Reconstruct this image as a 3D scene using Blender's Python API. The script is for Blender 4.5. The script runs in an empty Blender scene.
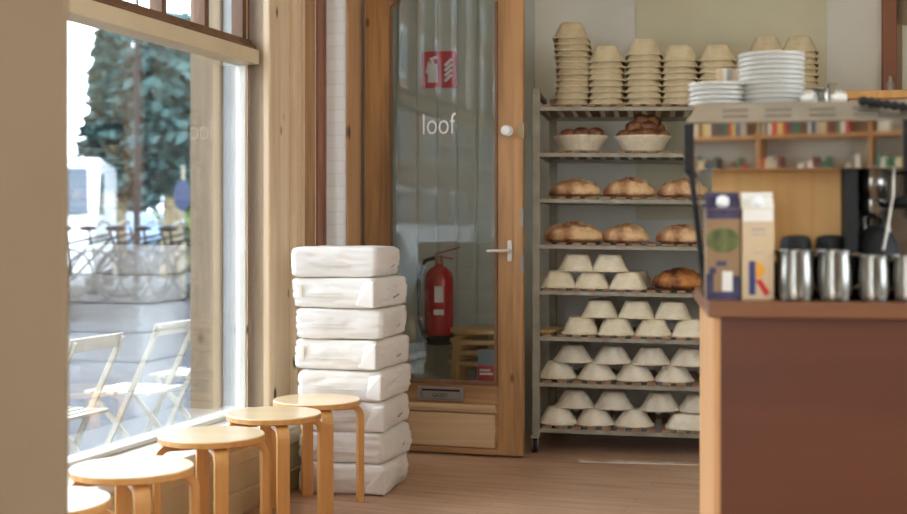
import bpy, bmesh, math, random
from mathutils import Vector, Matrix, noise
random.seed(7)
C = bpy.context.scene.collection
PI = math.pi
F = 1260.0; CX = 453.5; HZ = 228.0; CAMZ = 1.152

# ------------------------------------------------------------------ materials
def lin(c):
    return tuple(((x/255)/12.92 if x/255 <= .04045 else (((x/255)+.055)/1.055)**2.4) for x in c) + (1,)
def new_mat(name):
    m = bpy.data.materials.new(name); m.use_nodes = True
    nt = m.node_tree; b = nt.nodes['Principled BSDF']
    return m, nt, b
def noise_mat(name, c1, c2, scale=8, rough=.6, metal=0, bump=.1, bscale=40, stretch=(1,1,1), lo=.35, hi=.65, coat=0, detail=4):
    m, nt, b = new_mat(name)
    N = nt.nodes; L = nt.links
    tc = N.new('ShaderNodeTexCoord'); mp = N.new('ShaderNodeMapping'); mp.inputs['Scale'].default_value = stretch
    L.new(tc.outputs['Object'], mp.inputs['Vector'])
    n = N.new('ShaderNodeTexNoise'); n.inputs['Scale'].default_value = scale; n.inputs['Detail'].default_value = detail
    L.new(mp.outputs[0], n.inputs['Vector'])
    r = N.new('ShaderNodeValToRGB'); r.color_ramp.elements[0].position = lo; r.color_ramp.elements[1].position = hi
    r.color_ramp.elements[0].color = lin(c1); r.color_ramp.elements[1].color = lin(c2)
    L.new(n.outputs['Fac'], r.inputs['Fac']); L.new(r.outputs['Color'], b.inputs['Base Color'])
    b.inputs['Roughness'].default_value = rough; b.inputs['Metallic'].default_value = metal
    b.inputs['Coat Weight'].default_value = coat
    if bump:
        n2 = N.new('ShaderNodeTexNoise'); n2.inputs['Scale'].default_value = bscale; n2.inputs['Detail'].default_value = 3
        L.new(mp.outputs[0], n2.inputs['Vector'])
        bp = N.new('ShaderNodeBump'); bp.inputs['Strength'].default_value = bump; bp.inputs['Distance'].default_value = .01
        L.new(n2.outputs['Fac'], bp.inputs['Height']); L.new(bp.outputs[0], b.inputs['Normal'])
    return m
def wood_mat(name, c1, c2, axis='z', scale=6, rough=.45, knots=True, coat=0.0, kn=(70,38,18), ring=1.0, kscale=5.0):
    m, nt, b = new_mat(name)
    N = nt.nodes; L = nt.links
    tc = N.new('ShaderNodeTexCoord'); mp = N.new('ShaderNodeMapping')
    s = {'x': (.07,1,1), 'y': (1,.07,1), 'z': (1,1,.07)}[axis]; mp.inputs['Scale'].default_value = s
    L.new(tc.outputs['Object'], mp.inputs['Vector'])
    n = N.new('ShaderNodeTexNoise'); n.inputs['Scale'].default_value = scale*4; n.inputs['Detail'].default_value = 6; n.inputs['Distortion'].default_value = ring
    L.new(mp.outputs[0], n.inputs['Vector'])
    n3 = N.new('ShaderNodeTexNoise'); n3.inputs['Scale'].default_value = scale*.8; n3.inputs['Detail'].default_value = 2
    L.new(mp.outputs[0], n3.inputs['Vector'])
    ad = N.new('ShaderNodeMath'); ad.operation = 'ADD'; L.new(n.outputs['Fac'], ad.inputs[0]); L.new(n3.outputs['Fac'], ad.inputs[1])
    hv = N.new('ShaderNodeMath'); hv.operation = 'MULTIPLY'; hv.inputs[1].default_value = .5; L.new(ad.outputs[0], hv.inputs[0])
    r = N.new('ShaderNodeValToRGB'); r.color_ramp.elements[0].position = .36; r.color_ramp.elements[1].position = .64
    r.color_ramp.elements[0].color = lin(c1); r.color_ramp.elements[1].color = lin(c2)
    L.new(hv.outputs[0], r.inputs['Fac'])
    out = r.outputs['Color']
    if knots:
        mk = N.new('ShaderNodeMapping'); ks = {'x': (.45,1,1), 'y': (1,.45,1), 'z': (1,1,.45)}[axis]; mk.inputs['Scale'].default_value = ks
        L.new(tc.outputs['Object'], mk.inputs['Vector'])
        v = N.new('ShaderNodeTexVoronoi'); v.inputs['Scale'].default_value = kscale; L.new(mk.outputs[0], v.inputs['Vector'])
        kr = N.new('ShaderNodeValToRGB'); kr.color_ramp.elements[0].position = .09; kr.color_ramp.elements[1].position = .15
        kr.color_ramp.elements[0].color = (1,1,1,1); kr.color_ramp.elements[1].color = (0,0,0,1)
        L.new(v.outputs['Distance'], kr.inputs['Fac'])
        mx = N.new('ShaderNodeMixRGB'); mx.inputs['Color2'].default_value = lin(kn)
        L.new(kr.outputs['Color'], mx.inputs['Fac']); L.new(out, mx.inputs['Color1']); out = mx.outputs['Color']
    L.new(out, b.inputs['Base Color'])
    b.inputs['Roughness'].default_value = rough; b.inputs['Coat Weight'].default_value = coat; b.inputs['Coat Roughness'].default_value = .15
    bp = N.new('ShaderNodeBump'); bp.inputs['Strength'].default_value = .15; bp.inputs['Distance'].default_value = .004
    L.new(n.outputs['Fac'], bp.inputs['Height']); L.new(bp.outputs[0], b.inputs['Normal'])
    return m
def flat_mat(name, c, rough=.5, metal=0, coat=0):
    d = tuple(max(0, x-6) for x in c)
    return noise_mat(name, d, c, scale=15, rough=rough, metal=metal, bump=.03, coat=coat)
def emit_mat(name, c, s):
    m, nt, b = new_mat(name)
    b.inputs['Base Color'].default_value = lin(c); b.inputs['Emission Color'].default_value = lin(c); b.inputs['Emission Strength'].default_value = s
    return m
def glass_mat(name, tint=(1,1,1), boost=1.0, base=.0):
    # thin single pane: clear transmission plus Fresnel mirror
    m, nt, b = new_mat(name); N = nt.nodes; L = nt.links
    N.remove(b); out = N['Material Output']
    tr = N.new('ShaderNodeBsdfTransparent'); tr.inputs['Color'].default_value = (*tint, 1)
    gl = N.new('ShaderNodeBsdfGlossy'); gl.inputs['Roughness'].default_value = .004
    tcd = N.new('ShaderNodeTexCoord'); nz = N.new('ShaderNodeTexNoise'); nz.inputs['Scale'].default_value = 1.6; nz.inputs['Detail'].default_value = 1
    bp = N.new('ShaderNodeBump'); bp.inputs['Strength'].default_value = .25; bp.inputs['Distance'].default_value = .004
    L.new(tcd.outputs['Object'], nz.inputs['Vector']); L.new(nz.outputs['Fac'], bp.inputs['Height']); L.new(bp.outputs[0], gl.inputs['Normal'])
    fr = N.new('ShaderNodeFresnel'); ge = N.new('ShaderNodeNewGeometry'); mr = N.new('ShaderNodeMapRange')
    mr.inputs['To Min'].default_value = 1.52; mr.inputs['To Max'].default_value = 1/1.52   # same mirror strength at both faces of the pane
    L.new(ge.outputs['Backfacing'], mr.inputs['Value']); L.new(mr.outputs[0], fr.inputs['IOR'])
    ml = N.new('ShaderNodeMath'); ml.operation = 'MULTIPLY_ADD'; ml.inputs[1].default_value = boost; ml.inputs[2].default_value = base; ml.use_clamp = True
    mx = N.new('ShaderNodeMixShader')
    L.new(fr.outputs[0], ml.inputs[0]); L.new(ml.outputs[0], mx.inputs[0]); L.new(tr.outputs[0], mx.inputs[1]); L.new(gl.outputs[0], mx.inputs[2])
    L.new(mx.outputs[0], out.inputs['Surface'])
    return m

M = {}
M['wall'] = noise_mat('cream_plaster', (216,212,198), (224,220,206), 3, .85, bump=.15, bscale=60)
M['wall_panel'] = noise_mat('olive_cream_paint', (206,199,168), (212,205,174), 3, .8, bump=.1)
M['wall_grey'] = noise_mat('grey_green_boards', (184,190,180), (196,201,192), 3, .6, bump=.05)
M['beige'] = noise_mat('beige_paint', (134,112,82), (140,118,88), 2, .6, bump=.03)
M['sill'] = noise_mat('white_gloss_paint', (226,222,212), (234,230,222), 6, .35, bump=.05)
M['whitebrick'] = noise_mat('white_brick_paint', (232,231,226), (242,241,238), 6, .7, bump=.3, bscale=30)
M['pine'] = wood_mat('knotty_pine', (214,184,146), (238,214,180), 'z', 5, .5, kscale=8)
M['pine_h'] = wood_mat('knotty_pine_horizontal', (196,160,118), (214,182,140), 'y', 5, .5, knots=False)
M['beige_wood'] = noise_mat('beige_painted_wood', (206,186,150), (214,195,160), 5, .5, bump=.05)
M['oak'] = wood_mat('oiled_oak_door', (120,84,48), (190,142,90), 'z', 5, .42, knots=True, kscale=8)
M['oak_h'] = wood_mat('oiled_oak_rail', (136,98,60), (196,150,102), 'x', 5, .42, knots=False)
M['oak_pale'] = wood_mat('worn_pale_oak', (180,146,106), (210,180,140), 'x', 5, .5, knots=False)
M['redbrown'] = wood_mat('red_brown_frame', (132,78,46), (160,98,60), 'z', 5, .5, knots=False)
M['pine_lit'] = wood_mat('daylit_pine', (234,208,170), (246,224,190), 'z', 5, .5, kscale=9)  # pine recoloured brighter, as if daylight fell on the window reveal
M['jamb'] = wood_mat('brown_jamb_wood', (186,142,98), (212,170,124), 'z', 5, .5, kscale=6)
M['redwood'] = wood_mat('dark_red_wood', (110,66,42), (148,94,62), 'z', 5, .45, knots=False)
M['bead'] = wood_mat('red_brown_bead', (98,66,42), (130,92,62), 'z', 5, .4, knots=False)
M['birch'] = wood_mat('birch_veneer', (230,200,154), (240,214,172), 'x', 6, .28, knots=False, coat=.3)
M['birch_edge'] = wood_mat('honey_birch', (202,144,78), (222,166,98), 'z', 8, .38, knots=False, coat=.2)
M['birch_old'] = wood_mat('old_birch', (190,150,92), (214,176,118), 'z', 8, .4, knots=False)
M['slat'] = wood_mat('rack_slat_wood', (116,86,60), (158,122,88), 'y', 6, .6, knots=False)
M['steel'] = noise_mat('galvanised_steel', (130,122,104), (150,142,122), 10, .45, .4, bump=.03)
M['chrome'] = noise_mat('polished_steel', (120,116,108), (140,136,128), 6, .16, 1.0, bump=.01)
M['mirror'] = noise_mat('mirror_steel', (196,194,188), (204,202,196), 6, .03, 1.0, bump=0)
M['brushed'] = noise_mat('brushed_steel', (168,160,146), (182,174,160), 10, .35, .8, bump=.03)
M['black'] = flat_mat('black_plastic', (8,8,8), .7)
M['slotgrey'] = flat_mat('dull_slot_grey', (122,112,98), .5)
M['blackrubber'] = flat_mat('black_rubber', (14,14,15), .7)
M['pulp'] = noise_mat('cream_wood_pulp', (220,206,174), (232,219,190), 30, .9, bump=.35, bscale=120)
M['pulp_w'] = noise_mat('floured_wood_pulp', (220,204,176), (238,228,206), 14, .9, bump=.35, bscale=120)
M['pulp_t'] = noise_mat('tan_wood_pulp', (196,178,140), (212,194,156), 30, .9, bump=.35, bscale=120)
M['paper'] = noise_mat('white_sack_paper', (224,217,208), (233,227,219), 3, .6, bump=.2, bscale=18)
M['ink'] = flat_mat('grey_ink', (165,158,150), .7)
M['ink_o'] = flat_mat('faded_orange_ink', (226,216,202), .7)
M['crust'] = noise_mat('bread_crust', (142,86,46), (226,186,138), 11, .7, bump=.8, bscale=30, lo=.36, hi=.6)
M['crust_d'] = noise_mat('dark_bread_crust', (78,34,12), (196,128,64), 12, .65, bump=.8, bscale=30, lo=.36, hi=.64)
M['bun'] = noise_mat('bun_crust', (84,48,26), (164,108,66), 14, .5, bump=.3, bscale=30)
M['counter_front'] = wood_mat('red_brown_veneer', (80,38,17), (100,52,25), 'x', 1.6, .42, knots=False, coat=.15, ring=.6)
M['counter_side'] = wood_mat('light_brown_wood_and_lit_edge', (184,132,82), (204,152,100), 'z', 5, .5, knots=False)
M['counter_top'] = wood_mat('brown_counter_top', (106,64,38), (128,82,50), 'x', 5, .4, knots=False)
M['ply'] = wood_mat('plywood_panel', (206,152,82), (226,176,106), 'z', 2.4, .5, knots=True, kscale=4, ring=2.0)
M['redpaint'] = flat_mat('red_enamel', (190,22,34), .25, coat=.5)
M['signred'] = flat_mat('sign_red', (205,30,50), .4)
M['white'] = flat_mat('white_paint', (240,240,238), .4)
M['china'] = flat_mat('white_china', (228,225,216), .25, coat=.2)
M['brass'] = flat_mat('worn_brass', (168,146,108), .45, .5)
M['metalgrey'] = flat_mat('matt_nickel', (150,143,134), .4, .5)
M['blue'] = flat_mat('blue_print', (38,52,110), .5)
M['cartonblue'] = noise_mat('blue_violet_print', (26,26,60), (66,58,90), 30, .5, bump=0)
M['cartoncream'] = flat_mat('cream_carton', (206,182,146), .5)
M['cartontan'] = flat_mat('tan_carton', (146,116,80), .5)
M['oval'] = noise_mat('olive_oval_print', (62,74,30), (112,116,56), 30, .5, bump=0)
M['orange'] = flat_mat('orange_print', (226,160,50), .5)
M['red'] = flat_mat('red_print', (200,44,40), .5)
M['asphalt'] = noise_mat('grey_asphalt', (30,35,42), (40,46,53), 20, .9, bump=.3)
M['paver'] = noise_mat('sidewalk_pavers', (40,45,52), (52,58,65), 6, .85, bump=.2)
M['leaf'] = noise_mat('blue_green_needles', (34,62,60), (66,96,92), 3, .8, bump=0)
M['leaf2'] = noise_mat('yellow_green_leaves', (92,108,56), (136,146,86), 3, .8, bump=0)
M['wornstrip'] = noise_mat('worn_strip_paint', (170,140,116), (210,200,188), 9, .6)
M['lever'] = flat_mat('pale_nickel', (206,198,186), .3, .3)
M['bark'] = noise_mat('bark', (120,104,78), (150,134,104), 8, .9, bump=.5)
M['facade'] = noise_mat('pale_facade', (150,142,130), (164,156,144), 2, .9, bump=.1)
M['reveal'] = noise_mat('greyed_white_paint', (168,168,164), (178,178,174), 6, .6, bump=.05)
M['facade_tan'] = wood_mat('weathered_tan_pillar', (118,98,74), (146,124,96), 'z', 4, .7, knots=True, kscale=5)
M['facade2'] = noise_mat('brick_facade', (140,104,88), (160,122,104), 4, .9, bump=.2)
M['darkglass'] = flat_mat('dark_window_glass', (70,80,90), .08)
M['carwhite'] = flat_mat('white_car_paint', (236,238,240), .25, coat=.6)
M['carsilver'] = flat_mat('silver_car_paint', (176,184,192), .28, .4, coat=.6)
M['carblue'] = flat_mat('pale_blue_car_paint', (120,146,170), .28, .2, coat=.6)
M['weathered'] = wood_mat('pale_slatted_wood', (150,142,126), (176,168,152), 'z', 8, .55, knots=False)
M['glass'] = glass_mat('window_glass', (.97,.98,.98), 2.8, .0)
M['doorglass'] = glass_mat('door_glass', (.92,.94,.93), 1.5, .0)
M['smallglass'] = glass_mat('upper_window_glass', (.95,.97,.97), 1.5)
M['lamp'] = emit_mat('fill_lamp_glass', (255,214,160), 6)
# floor planks
def floor_mat():
    m, nt, b = new_mat('light_brown_plank_floor'); N = nt.nodes; L = nt.links
    tc = N.new('ShaderNodeTexCoord'); mp = N.new('ShaderNodeMapping'); mp.inputs['Rotation'].default_value = (0,0,math.radians(20))
    L.new(tc.outputs['Object'], mp.inputs['Vector'])
    br = N.new('ShaderNodeTexBrick'); br.inputs['Scale'].default_value = 1; br.inputs['Brick Width'].default_value = 1.1; br.inputs['Row Height'].default_value = .095
    br.inputs['Mortar Size'].default_value = .0022; br.inputs['Color1'].default_value = lin((176,134,104)); br.inputs['Color2'].default_value = lin((196,156,124)); br.inputs['Mortar'].default_value = lin((120,84,60))
    L.new(mp.outputs[0], br.inputs['Vector'])
    ms = N.new('ShaderNodeMapping'); ms.inputs['Scale'].default_value = (.12,1,1); L.new(mp.outputs[0], ms.inputs['Vector'])
    n = N.new('ShaderNodeTexNoise'); n.inputs['Scale'].default_value = 22; n.inputs['Detail'].default_value = 5; L.new(ms.outputs[0], n.inputs['Vector'])
    r = N.new('ShaderNodeValToRGB'); r.color_ramp.elements[0].color = lin((150,112,84)); r.color_ramp.elements[1].color = lin((214,182,152)); r.color_ramp.elements[0].position=.3; r.color_ramp.elements[1].position=.7
    L.new(n.outputs['Fac'], r.inputs['Fac'])
    mx = N.new('ShaderNodeMixRGB'); mx.inputs['Fac'].default_value = .45; L.new(br.outputs['Color'], mx.inputs['Color1']); L.new(r.outputs['Color'], mx.inputs['Color2'])
    L.new(mx.outputs['Color'], b.inputs['Base Color']); b.inputs['Roughness'].default_value = .33
    n2 = N.new('ShaderNodeTexNoise'); n2.inputs['Scale'].default_value = 5; L.new(mp.outputs[0], n2.inputs['Vector'])
    rr = N.new('ShaderNodeMapRange'); rr.inputs['To Min'].default_value = .25; rr.inputs['To Max'].default_value = .5; L.new(n2.outputs['Fac'], rr.inputs['Value']); L.new(rr.outputs[0], b.inputs['Roughness'])
    bp = N.new('ShaderNodeBump'); bp.inputs['Strength'].default_value = .2; bp.inputs['Distance'].default_value = .003
    L.new(n.outputs['Fac'], bp.inputs['Height']); L.new(bp.outputs[0], b.inputs['Normal'])
    return m
M['floor'] = floor_mat()
def brick_mat():
    m, nt, b = new_mat('white_painted_brick'); N = nt.nodes; L = nt.links
    tc = N.new('ShaderNodeTexCoord'); sp = N.new('ShaderNodeSeparateXYZ'); cb = N.new('ShaderNodeCombineXYZ')
    L.new(tc.outputs['Object'], sp.inputs[0]); L.new(sp.outputs['X'], cb.inputs['X']); L.new(sp.outputs['Z'], cb.inputs['Y'])
    br = N.new('ShaderNodeTexBrick'); br.inputs['Scale'].default_value = 1; br.inputs['Brick Width'].default_value = .2; br.inputs['Row Height'].default_value = .065
    br.inputs['Mortar Size'].default_value = .004; br.inputs['Color1'].default_value = lin((246,246,243)); br.inputs['Color2'].default_value = lin((242,242,239)); br.inputs['Mortar'].default_value = lin((236,236,232))
    L.new(cb.outputs[0], br.inputs['Vector']); L.new(br.outputs['Color'], b.inputs['Base Color']); b.inputs['Roughness'].default_value = .7
    bp = N.new('ShaderNodeBump'); bp.inputs['Strength'].default_value = .12; bp.inputs['Distance'].default_value = .004; bp.invert = True
    L.new(br.outputs['Fac'], bp.inputs['Height']); L.new(bp.outputs[0], b.inputs['Normal'])
    return m
M['brick'] = brick_mat()

# ------------------------------------------------------------------ mesh helpers
class MB:
    def __init__(s): s.bm = bmesh.new(); s.mats = []; s.cur = 0
    def use(s, mat):
        if mat not in s.mats: s.mats.append(mat)
        s.cur = s.mats.index(mat); return s
    def face(s, vs):
        try: f = s.bm.faces.new(vs); f.material_index = s.cur; return f
        except ValueError: return None
    def hexa(s, p):   # 8 points: bottom 4 ccw, top 4 ccw
        v = [s.bm.verts.new(q) for q in p]
        for q in ((3,2,1,0),(4,5,6,7),(0,1,5,4),(1,2,6,5),(2,3,7,6),(3,0,4,7)): s.face([v[i] for i in q])
        return s
    def box(s, x0, x1, y0, y1, z0, z1, mat=None):
        p = [(x0,y0,z0),(x1,y0,z0),(x1,y1,z0),(x0,y1,z0),(x0,y0,z1),(x1,y0,z1),(x1,y1,z1),(x0,y1,z1)]
        if mat: p = [mat @ Vector(q) for q in p]
        return s.hexa(p)
    def bar(s, a, b, w, h, up=(0,0,1)):   # rectangular bar a->b
        a, b = Vector(a), Vector(b); d = (b-a).normalized(); u = Vector(up)
        if abs(d.dot(u)) > .98: u = Vector((0,1,0))
        r = d.cross(u).normalized(); q = r.cross(d).normalized()
        r *= w/2; q *= h/2
        return s.hexa([a-r-q, a+r-q, a+r+q, a-r+q, b-r-q, b+r-q, b+r+q, b-r+q])
    def tube(s, pts, r, n=10, closed=False):
        pts = [Vector(p) for p in pts]; rings = []
        rr = r if isinstance(r, (list, tuple)) else [r]*len(pts)
        prev = None
        for i, p in enumerate(pts):
            if closed: d = pts[(i+1) % len(pts)] - pts[i-1]
            else: d = pts[min(i+1, len(pts)-1)] - pts[max(i-1, 0)]
            d.normalize()
            if prev is None:
                a = Vector((0,0,1)) if abs(d.z) < .9 else Vector((1,0,0))
                prev = d.cross(a).normalized()
            e = (prev - d*prev.dot(d)).normalized(); prev = e; f = d.cross(e)
            rings.append([s.bm.verts.new(p + (e*math.cos(2*PI*k/n) + f*math.sin(2*PI*k/n))*rr[i]) for k in range(n)])
        m = len(rings)
        for i in range(m if closed else m-1):
            A, B = rings[i], rings[(i+1) % m]
            for k in range(n): s.face([A[k], A[(k+1)%n], B[(k+1)%n], B[k]])
        if not closed: s.face(rings[0][::-1]); s.face(rings[-1])
        return s
    def loft(s, rings, cap0=True, cap1=True):
        R = [[s.bm.verts.new(p) for p in r] for r in rings]; n = len(R[0])
        for A, B in zip(R, R[1:]):
            for k in range(n): s.face([A[k], A[(k+1)%n], B[(k+1)%n], B[k]])
        if cap0: s.face(R[0][::-1])
        if cap1: s.face(R[-1])
        return s
    def lathe(s, prof, n=32, c=(0,0,0), cap0=True, cap1=True):
        return s.loft([[(c[0]+r*math.cos(2*PI*k/n), c[1]+r*math.sin(2*PI*k/n), c[2]+z) for k in range(n)] for r, z in prof], cap0, cap1)
    def prism(s, poly, y0, y1, mat=None):   # poly in xz extruded in y
        a = [(x, y0, z) for x, z in poly]; b = [(x, y1, z) for x, z in poly]
        if mat: a = [mat @ Vector(q) for q in a]; b = [mat @ Vector(q) for q in b]
        return s.loft([a, b])
    def ball(s, c, r, sub=2, sc=(1,1,1)):
        g = bmesh.ops.create_icosphere(s.bm, subdivisions=sub, radius=1)
        for v in g['verts']: v.co = Vector((c[0]+v.co.x*r*sc[0], c[1]+v.co.y*r*sc[1], c[2]+v.co.z*r*sc[2]))
        for f in {f for v in g['verts'] for f in v.link_faces}: f.material_index = s.cur
        return s
    def mesh(s, name, mat, smooth=False, fix=True):
        if fix: bmesh.ops.recalc_face_normals(s.bm, faces=s.bm.faces)
        me = bpy.data.meshes.new(name); s.bm.to_mesh(me); s.bm.free()
        for q in ([mat] if not s.mats else s.mats): me.materials.append(q if not isinstance(q, str) else M[q])
        if smooth:
            for p in me.polygons: p.use_smooth = True
            try: me.set_sharp_from_angle(angle=math.radians(40))
            except Exception: pass
        return me
    def build(s, name, mat=None, parent=None, smooth=False, bevel=0):
        if isinstance(mat, str): mat = M[mat]
        me = s.mesh(name, mat, smooth)
        o = bpy.data.objects.new(name, me); C.objects.link(o)
        if parent: o.parent = parent
        if bevel:
            b = o.modifiers.new('bevel', 'BEVEL'); b.width = bevel; b.segments = 2; b.limit_method = 'ANGLE'; b.angle_limit = math.radians(40)
        return o
def tag(o, label=None, cat=None, group=None, kind=None):
    if label: o['label'] = label
    if cat: o['category'] = cat
    if group: o['group'] = group
    if kind: o['kind'] = kind
    return o
def thing(name, label, cat, loc=(0,0,0), rz=0, group=None):
    o = bpy.data.objects.new(name, None); C.objects.link(o); o.location = loc; o.rotation_euler = (0,0,rz); o.empty_display_size = .1
    return tag(o, label, cat, group)
def struct(o, label=None): return tag(o, label, None, None, 'structure')
def copy_tree(o, parent=None):
    c = o.copy(); C.objects.link(c); c.parent = parent
    for ch in [x for x in o.children]: copy_tree(ch, c)
    return c
ORD = ['top','second','third','fourth','fifth','sixth','seventh','eighth','ninth','tenth','eleventh','twelfth','thirteenth','fourteenth']
def text_mesh(txt, size, parent, mat, M4, name='lettering', sx=1.0, ext=.0008, align='LEFT', thin=0):
    cu = bpy.data.curves.new('t', 'FONT'); cu.body = txt; cu.size = size; cu.extrude = ext; cu.align_x = align; cu.offset = thin
    t = bpy.data.objects.new('t', cu); C.objects.link(t)
    dg = bpy.context.evaluated_depsgraph_get(); me = bpy.data.meshes.new_from_object(t.evaluated_get(dg))
    bpy.data.objects.remove(t); me.transform(Matrix.Scale(sx, 4, (1,0,0))); me.transform(M4)
    me.materials.clear(); me.materials.append(M[mat])
    o = bpy.data.objects.new(name, me); C.objects.link(o); o.parent = parent
    return o
UP_FACE = Matrix.Rotation(PI/2, 4, 'X')   # text in xz plane, facing -y

# ------------------------------------------------------------------ frames
# facade frame: t along the shopfront, s inwards
P0 = Vector((-1.266, 4.495, 0)); U = Vector((.3005, .9538, 0)); NI = Vector((.9538, -.3005, 0))
WM = Matrix(((U.x, NI.x, 0, P0.x), (U.y, NI.y, 0, P0.y), (0,0,1,0), (0,0,0,1)))   # (t, s, z) -> world ; mirrored handedness handled by recalc
def W(t, s, z=0): return WM @ Vector((t, s, z))
def t_at(px, s):
    k = (px-CX)/F; p = P0 + NI*s
    return (p.x - k*p.y)/(k*U.y - U.x)

T0_ = -2.1
# ------------------------------------------------------------------ room shell
fl = MB(); fl.hexa([W(-8,.0,-.1), W(4.2,.0,-.1), W(4.2,6.5,-.1), W(-8,6.5,-.1), W(-8,.0,0), W(4.2,.0,0), W(4.2,6.5,0), W(-8,6.5,0)])
struct(fl.build('floor', 'floor'), 'light brown worn plank floor')
cl = MB(); cl.hexa([W(-8,0,3.1), W(4.2,0,3.1), W(4.2,6.5,3.1), W(-8,6.5,3.1), W(-8,0,3.2), W(4.2,0,3.2), W(4.2,6.5,3.2), W(-8,6.5,3.2)])
struct(cl.build('ceiling', 'wall'), 'pale ceiling')
# back wall (rotated 9 degrees)
BD = Vector((math.cos(math.radians(9)), -math.sin(math.radians(9)), 0)); BN = Vector((BD.y*-1, BD.x, 0))
BO = Vector((.56, 7.14, 0))
def B(x, y, z=0): return BO + BD*x + BN*y + Vector((0,0,z))
def bbox(mb, x0, x1, y0, y1, z0, z1):
    return mb.hexa([B(x0,y0,z0), B(x1,y0,z0), B(x1,y1,z0), B(x0,y1,z0), B(x0,y0,z1), B(x1,y0,z1), B(x1,y1,z1), B(x0,y1,z1)])
def bx_at(px, y=0):
    k = (px-CX)/F; p = BO + BN*y
    return (k*p.y - p.x)/(BD.x - k*BD.y)
w = MB(); bbox(w, -.1, 5, 0, .15, 0, 3.1); struct(w.build('wall_back', 'wall'), 'cream plastered back wall')
# boarded wall behind the open door
w = MB(); bbox(w, -1.35, -.1, 0, .15, 0, 3.1)
x = -1.35
while x < -.12:
    bbox(w, x+.006, min(x+.108, -.1), -.012, 0, 0, 3.1); x += .115
struct(w.build('wall_panelled', 'wall_grey', bevel=.003), 'grey green vertical boarded wall behind the open door')
# side part of the facade beyond the doorway
w = MB(); w.box(2.32, 3.4, -.12, .06, 0, 3.1, WM); struct(w.build('wall_left', 'wall_grey'), 'painted wall piece beyond the door')
x0 = bx_at(636); x1 = bx_at(826)
w = MB(); bbox(w, x0, x1, -.012, 0, 1.2, 2.43); struct(w.build('trim_1', 'wall_panel', bevel=.002), 'olive cream painted board on the back wall')
w = MB(); bbox(w, -.05, 3.2, -.014, 0, 0, .09); struct(w.build('baseboard_back', 'sill'), 'white baseboard behind the bread rack')
w = MB(); bbox(w, x0-.02, 3.2, -.03, 0, 2.44, 2.52); struct(w.build('trim_2', 'wall', bevel=.004), 'pale moulding along the top of the back wall')
# wood framed opening top right
dr = thing('door_2', 'brown wood framed doorway at the far right', None); dr['kind'] = 'structure'
xa, xb = bx_at(883, -.05), bx_at(897, -.05)
w = MB(); bbox(w, xa, xb, -.05, 0, 0, 2.48); bbox(w, xa, xa+1.0, -.05, 0, 2.42, 2.5); bbox(w, xa+.95, xa+1.03, -.05, 0, 0, 2.48); w.build('door_frame', 'redbrown', dr, bevel=.004)
w = MB(); bbox(w, xb, xa+.95, -.02, 0, 0, 2.38); w.build('door_panel', 'wall', dr)
w = MB(); bbox(w, xb, xb+.03, -.035, -.02, 0, 2.4); bbox(w, xb, xa+.95, -.035,-.02, 2.25, 2.4); w.build('door_stop', 'beige', dr)
# right wall and rear wall
w = MB(); w.hexa([Vector(p) for p in [(3.3,-4.6,0),(3.45,-4.6,0),(3.45,-.2,0),(3.3,-.2,0),(3.3,-4.6,3.1),(3.45,-4.6,3.1),(3.45,-.2,3.1),(3.3,-.2,3.1)]]); w.box(3.3,3.45,2.6,8,0,3.1)
struct(w.build('wall_right', 'wall'), 'cream right wall')
w = MB(); w.box(3.3,3.45,-.2,2.6,2.75,3.1); w.box(3.3,3.45,-.2,2.6,0,.9); struct(w.build('wall_right_light_opening', 'wall'), 'wall above and below the unseen opening added for daylight')  # unseen opening, added so daylight reaches the pine casing
w = MB(); w.box(-2.2, 3.3, -4.75, -4.6, 0, 3.1); struct(w.build('wall_rear', 'wall'), 'cream rear wall')
# near wall column at the left edge
w = MB(); w.hexa([Vector(p) for p in [(-1.75,2.35,0),(-.752,2.46,0),(-.80,2.62,0),(-1.8,2.5,0),(-1.75,2.35,3.1),(-.752,2.46,3.1),(-.80,2.62,3.1),(-1.8,2.5,3.1)]])
struct(w.build('wall_column', 'beige', bevel=.008), 'smooth beige wall edge at the far left')

w = MB()
for a, b in ((-13,-7.2),(-4.9,T0_-.2)): w.box(a, b, -.1, .1, 0, 3.1, WM)
w.box(-7.2,-4.9,-.1,.1,0,.4,WM); w.box(-7.2,-4.9,-.1,.1,2.6,3.1,WM)
struct(w.build('wall_left', 'wall'), 'cream shop front wall behind the beige edge')
# ---- shop window
SG = -.14                                   # glass sits back in a reveal
T0, T1 = T0_, t_at(240, SG)
win = thing('window_1', 'large shop window with white sill', None); win['kind'] = 'structure'
w = MB(); w.box(T0, T1, SG-.004, SG+.004, .32, 1.95, WM); g = w.build('window_pane', 'glass', win)
w = MB(); w.box(T0, T1+.005, SG-.02, SG+.03, .28, .322, WM); w.build('glazing_bead', 'sill', win, bevel=.004)
w = MB(); w.box(T1-.004, T1+.02, SG-.02, SG+.03, .28, 1.95, WM); w.build('glazing_bead', 'sill', win, bevel=.004)
w = MB(); w.box(T0-.2, T1+.01, SG+.03, .215, .27, .305, WM); w.build('window_sill', 'sill', win, bevel=.008)
w = MB(); w.box(T0-.2, T1, SG+.03, SG+.075, .305, .325, WM); w.build('sill_bead', 'sill', win, bevel=.006)
w = MB(); w.box(T0-.2, 1.55, .16, .2, 0, .27, WM)
w.box(T0-.2, 1.55, .2, .21, .20, .255, WM); w.box(T0-.2, 1.55, .2, .222, 0, .09, WM); w.build('panel_under_sill', 'beige_wood', win, bevel=.004)
w = MB(); w.box(T0, T1, SG-.02, SG+.10, 1.905, 1.972, WM); w.build('transom_rail', 'beige_wood', win, bevel=.006)
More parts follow.
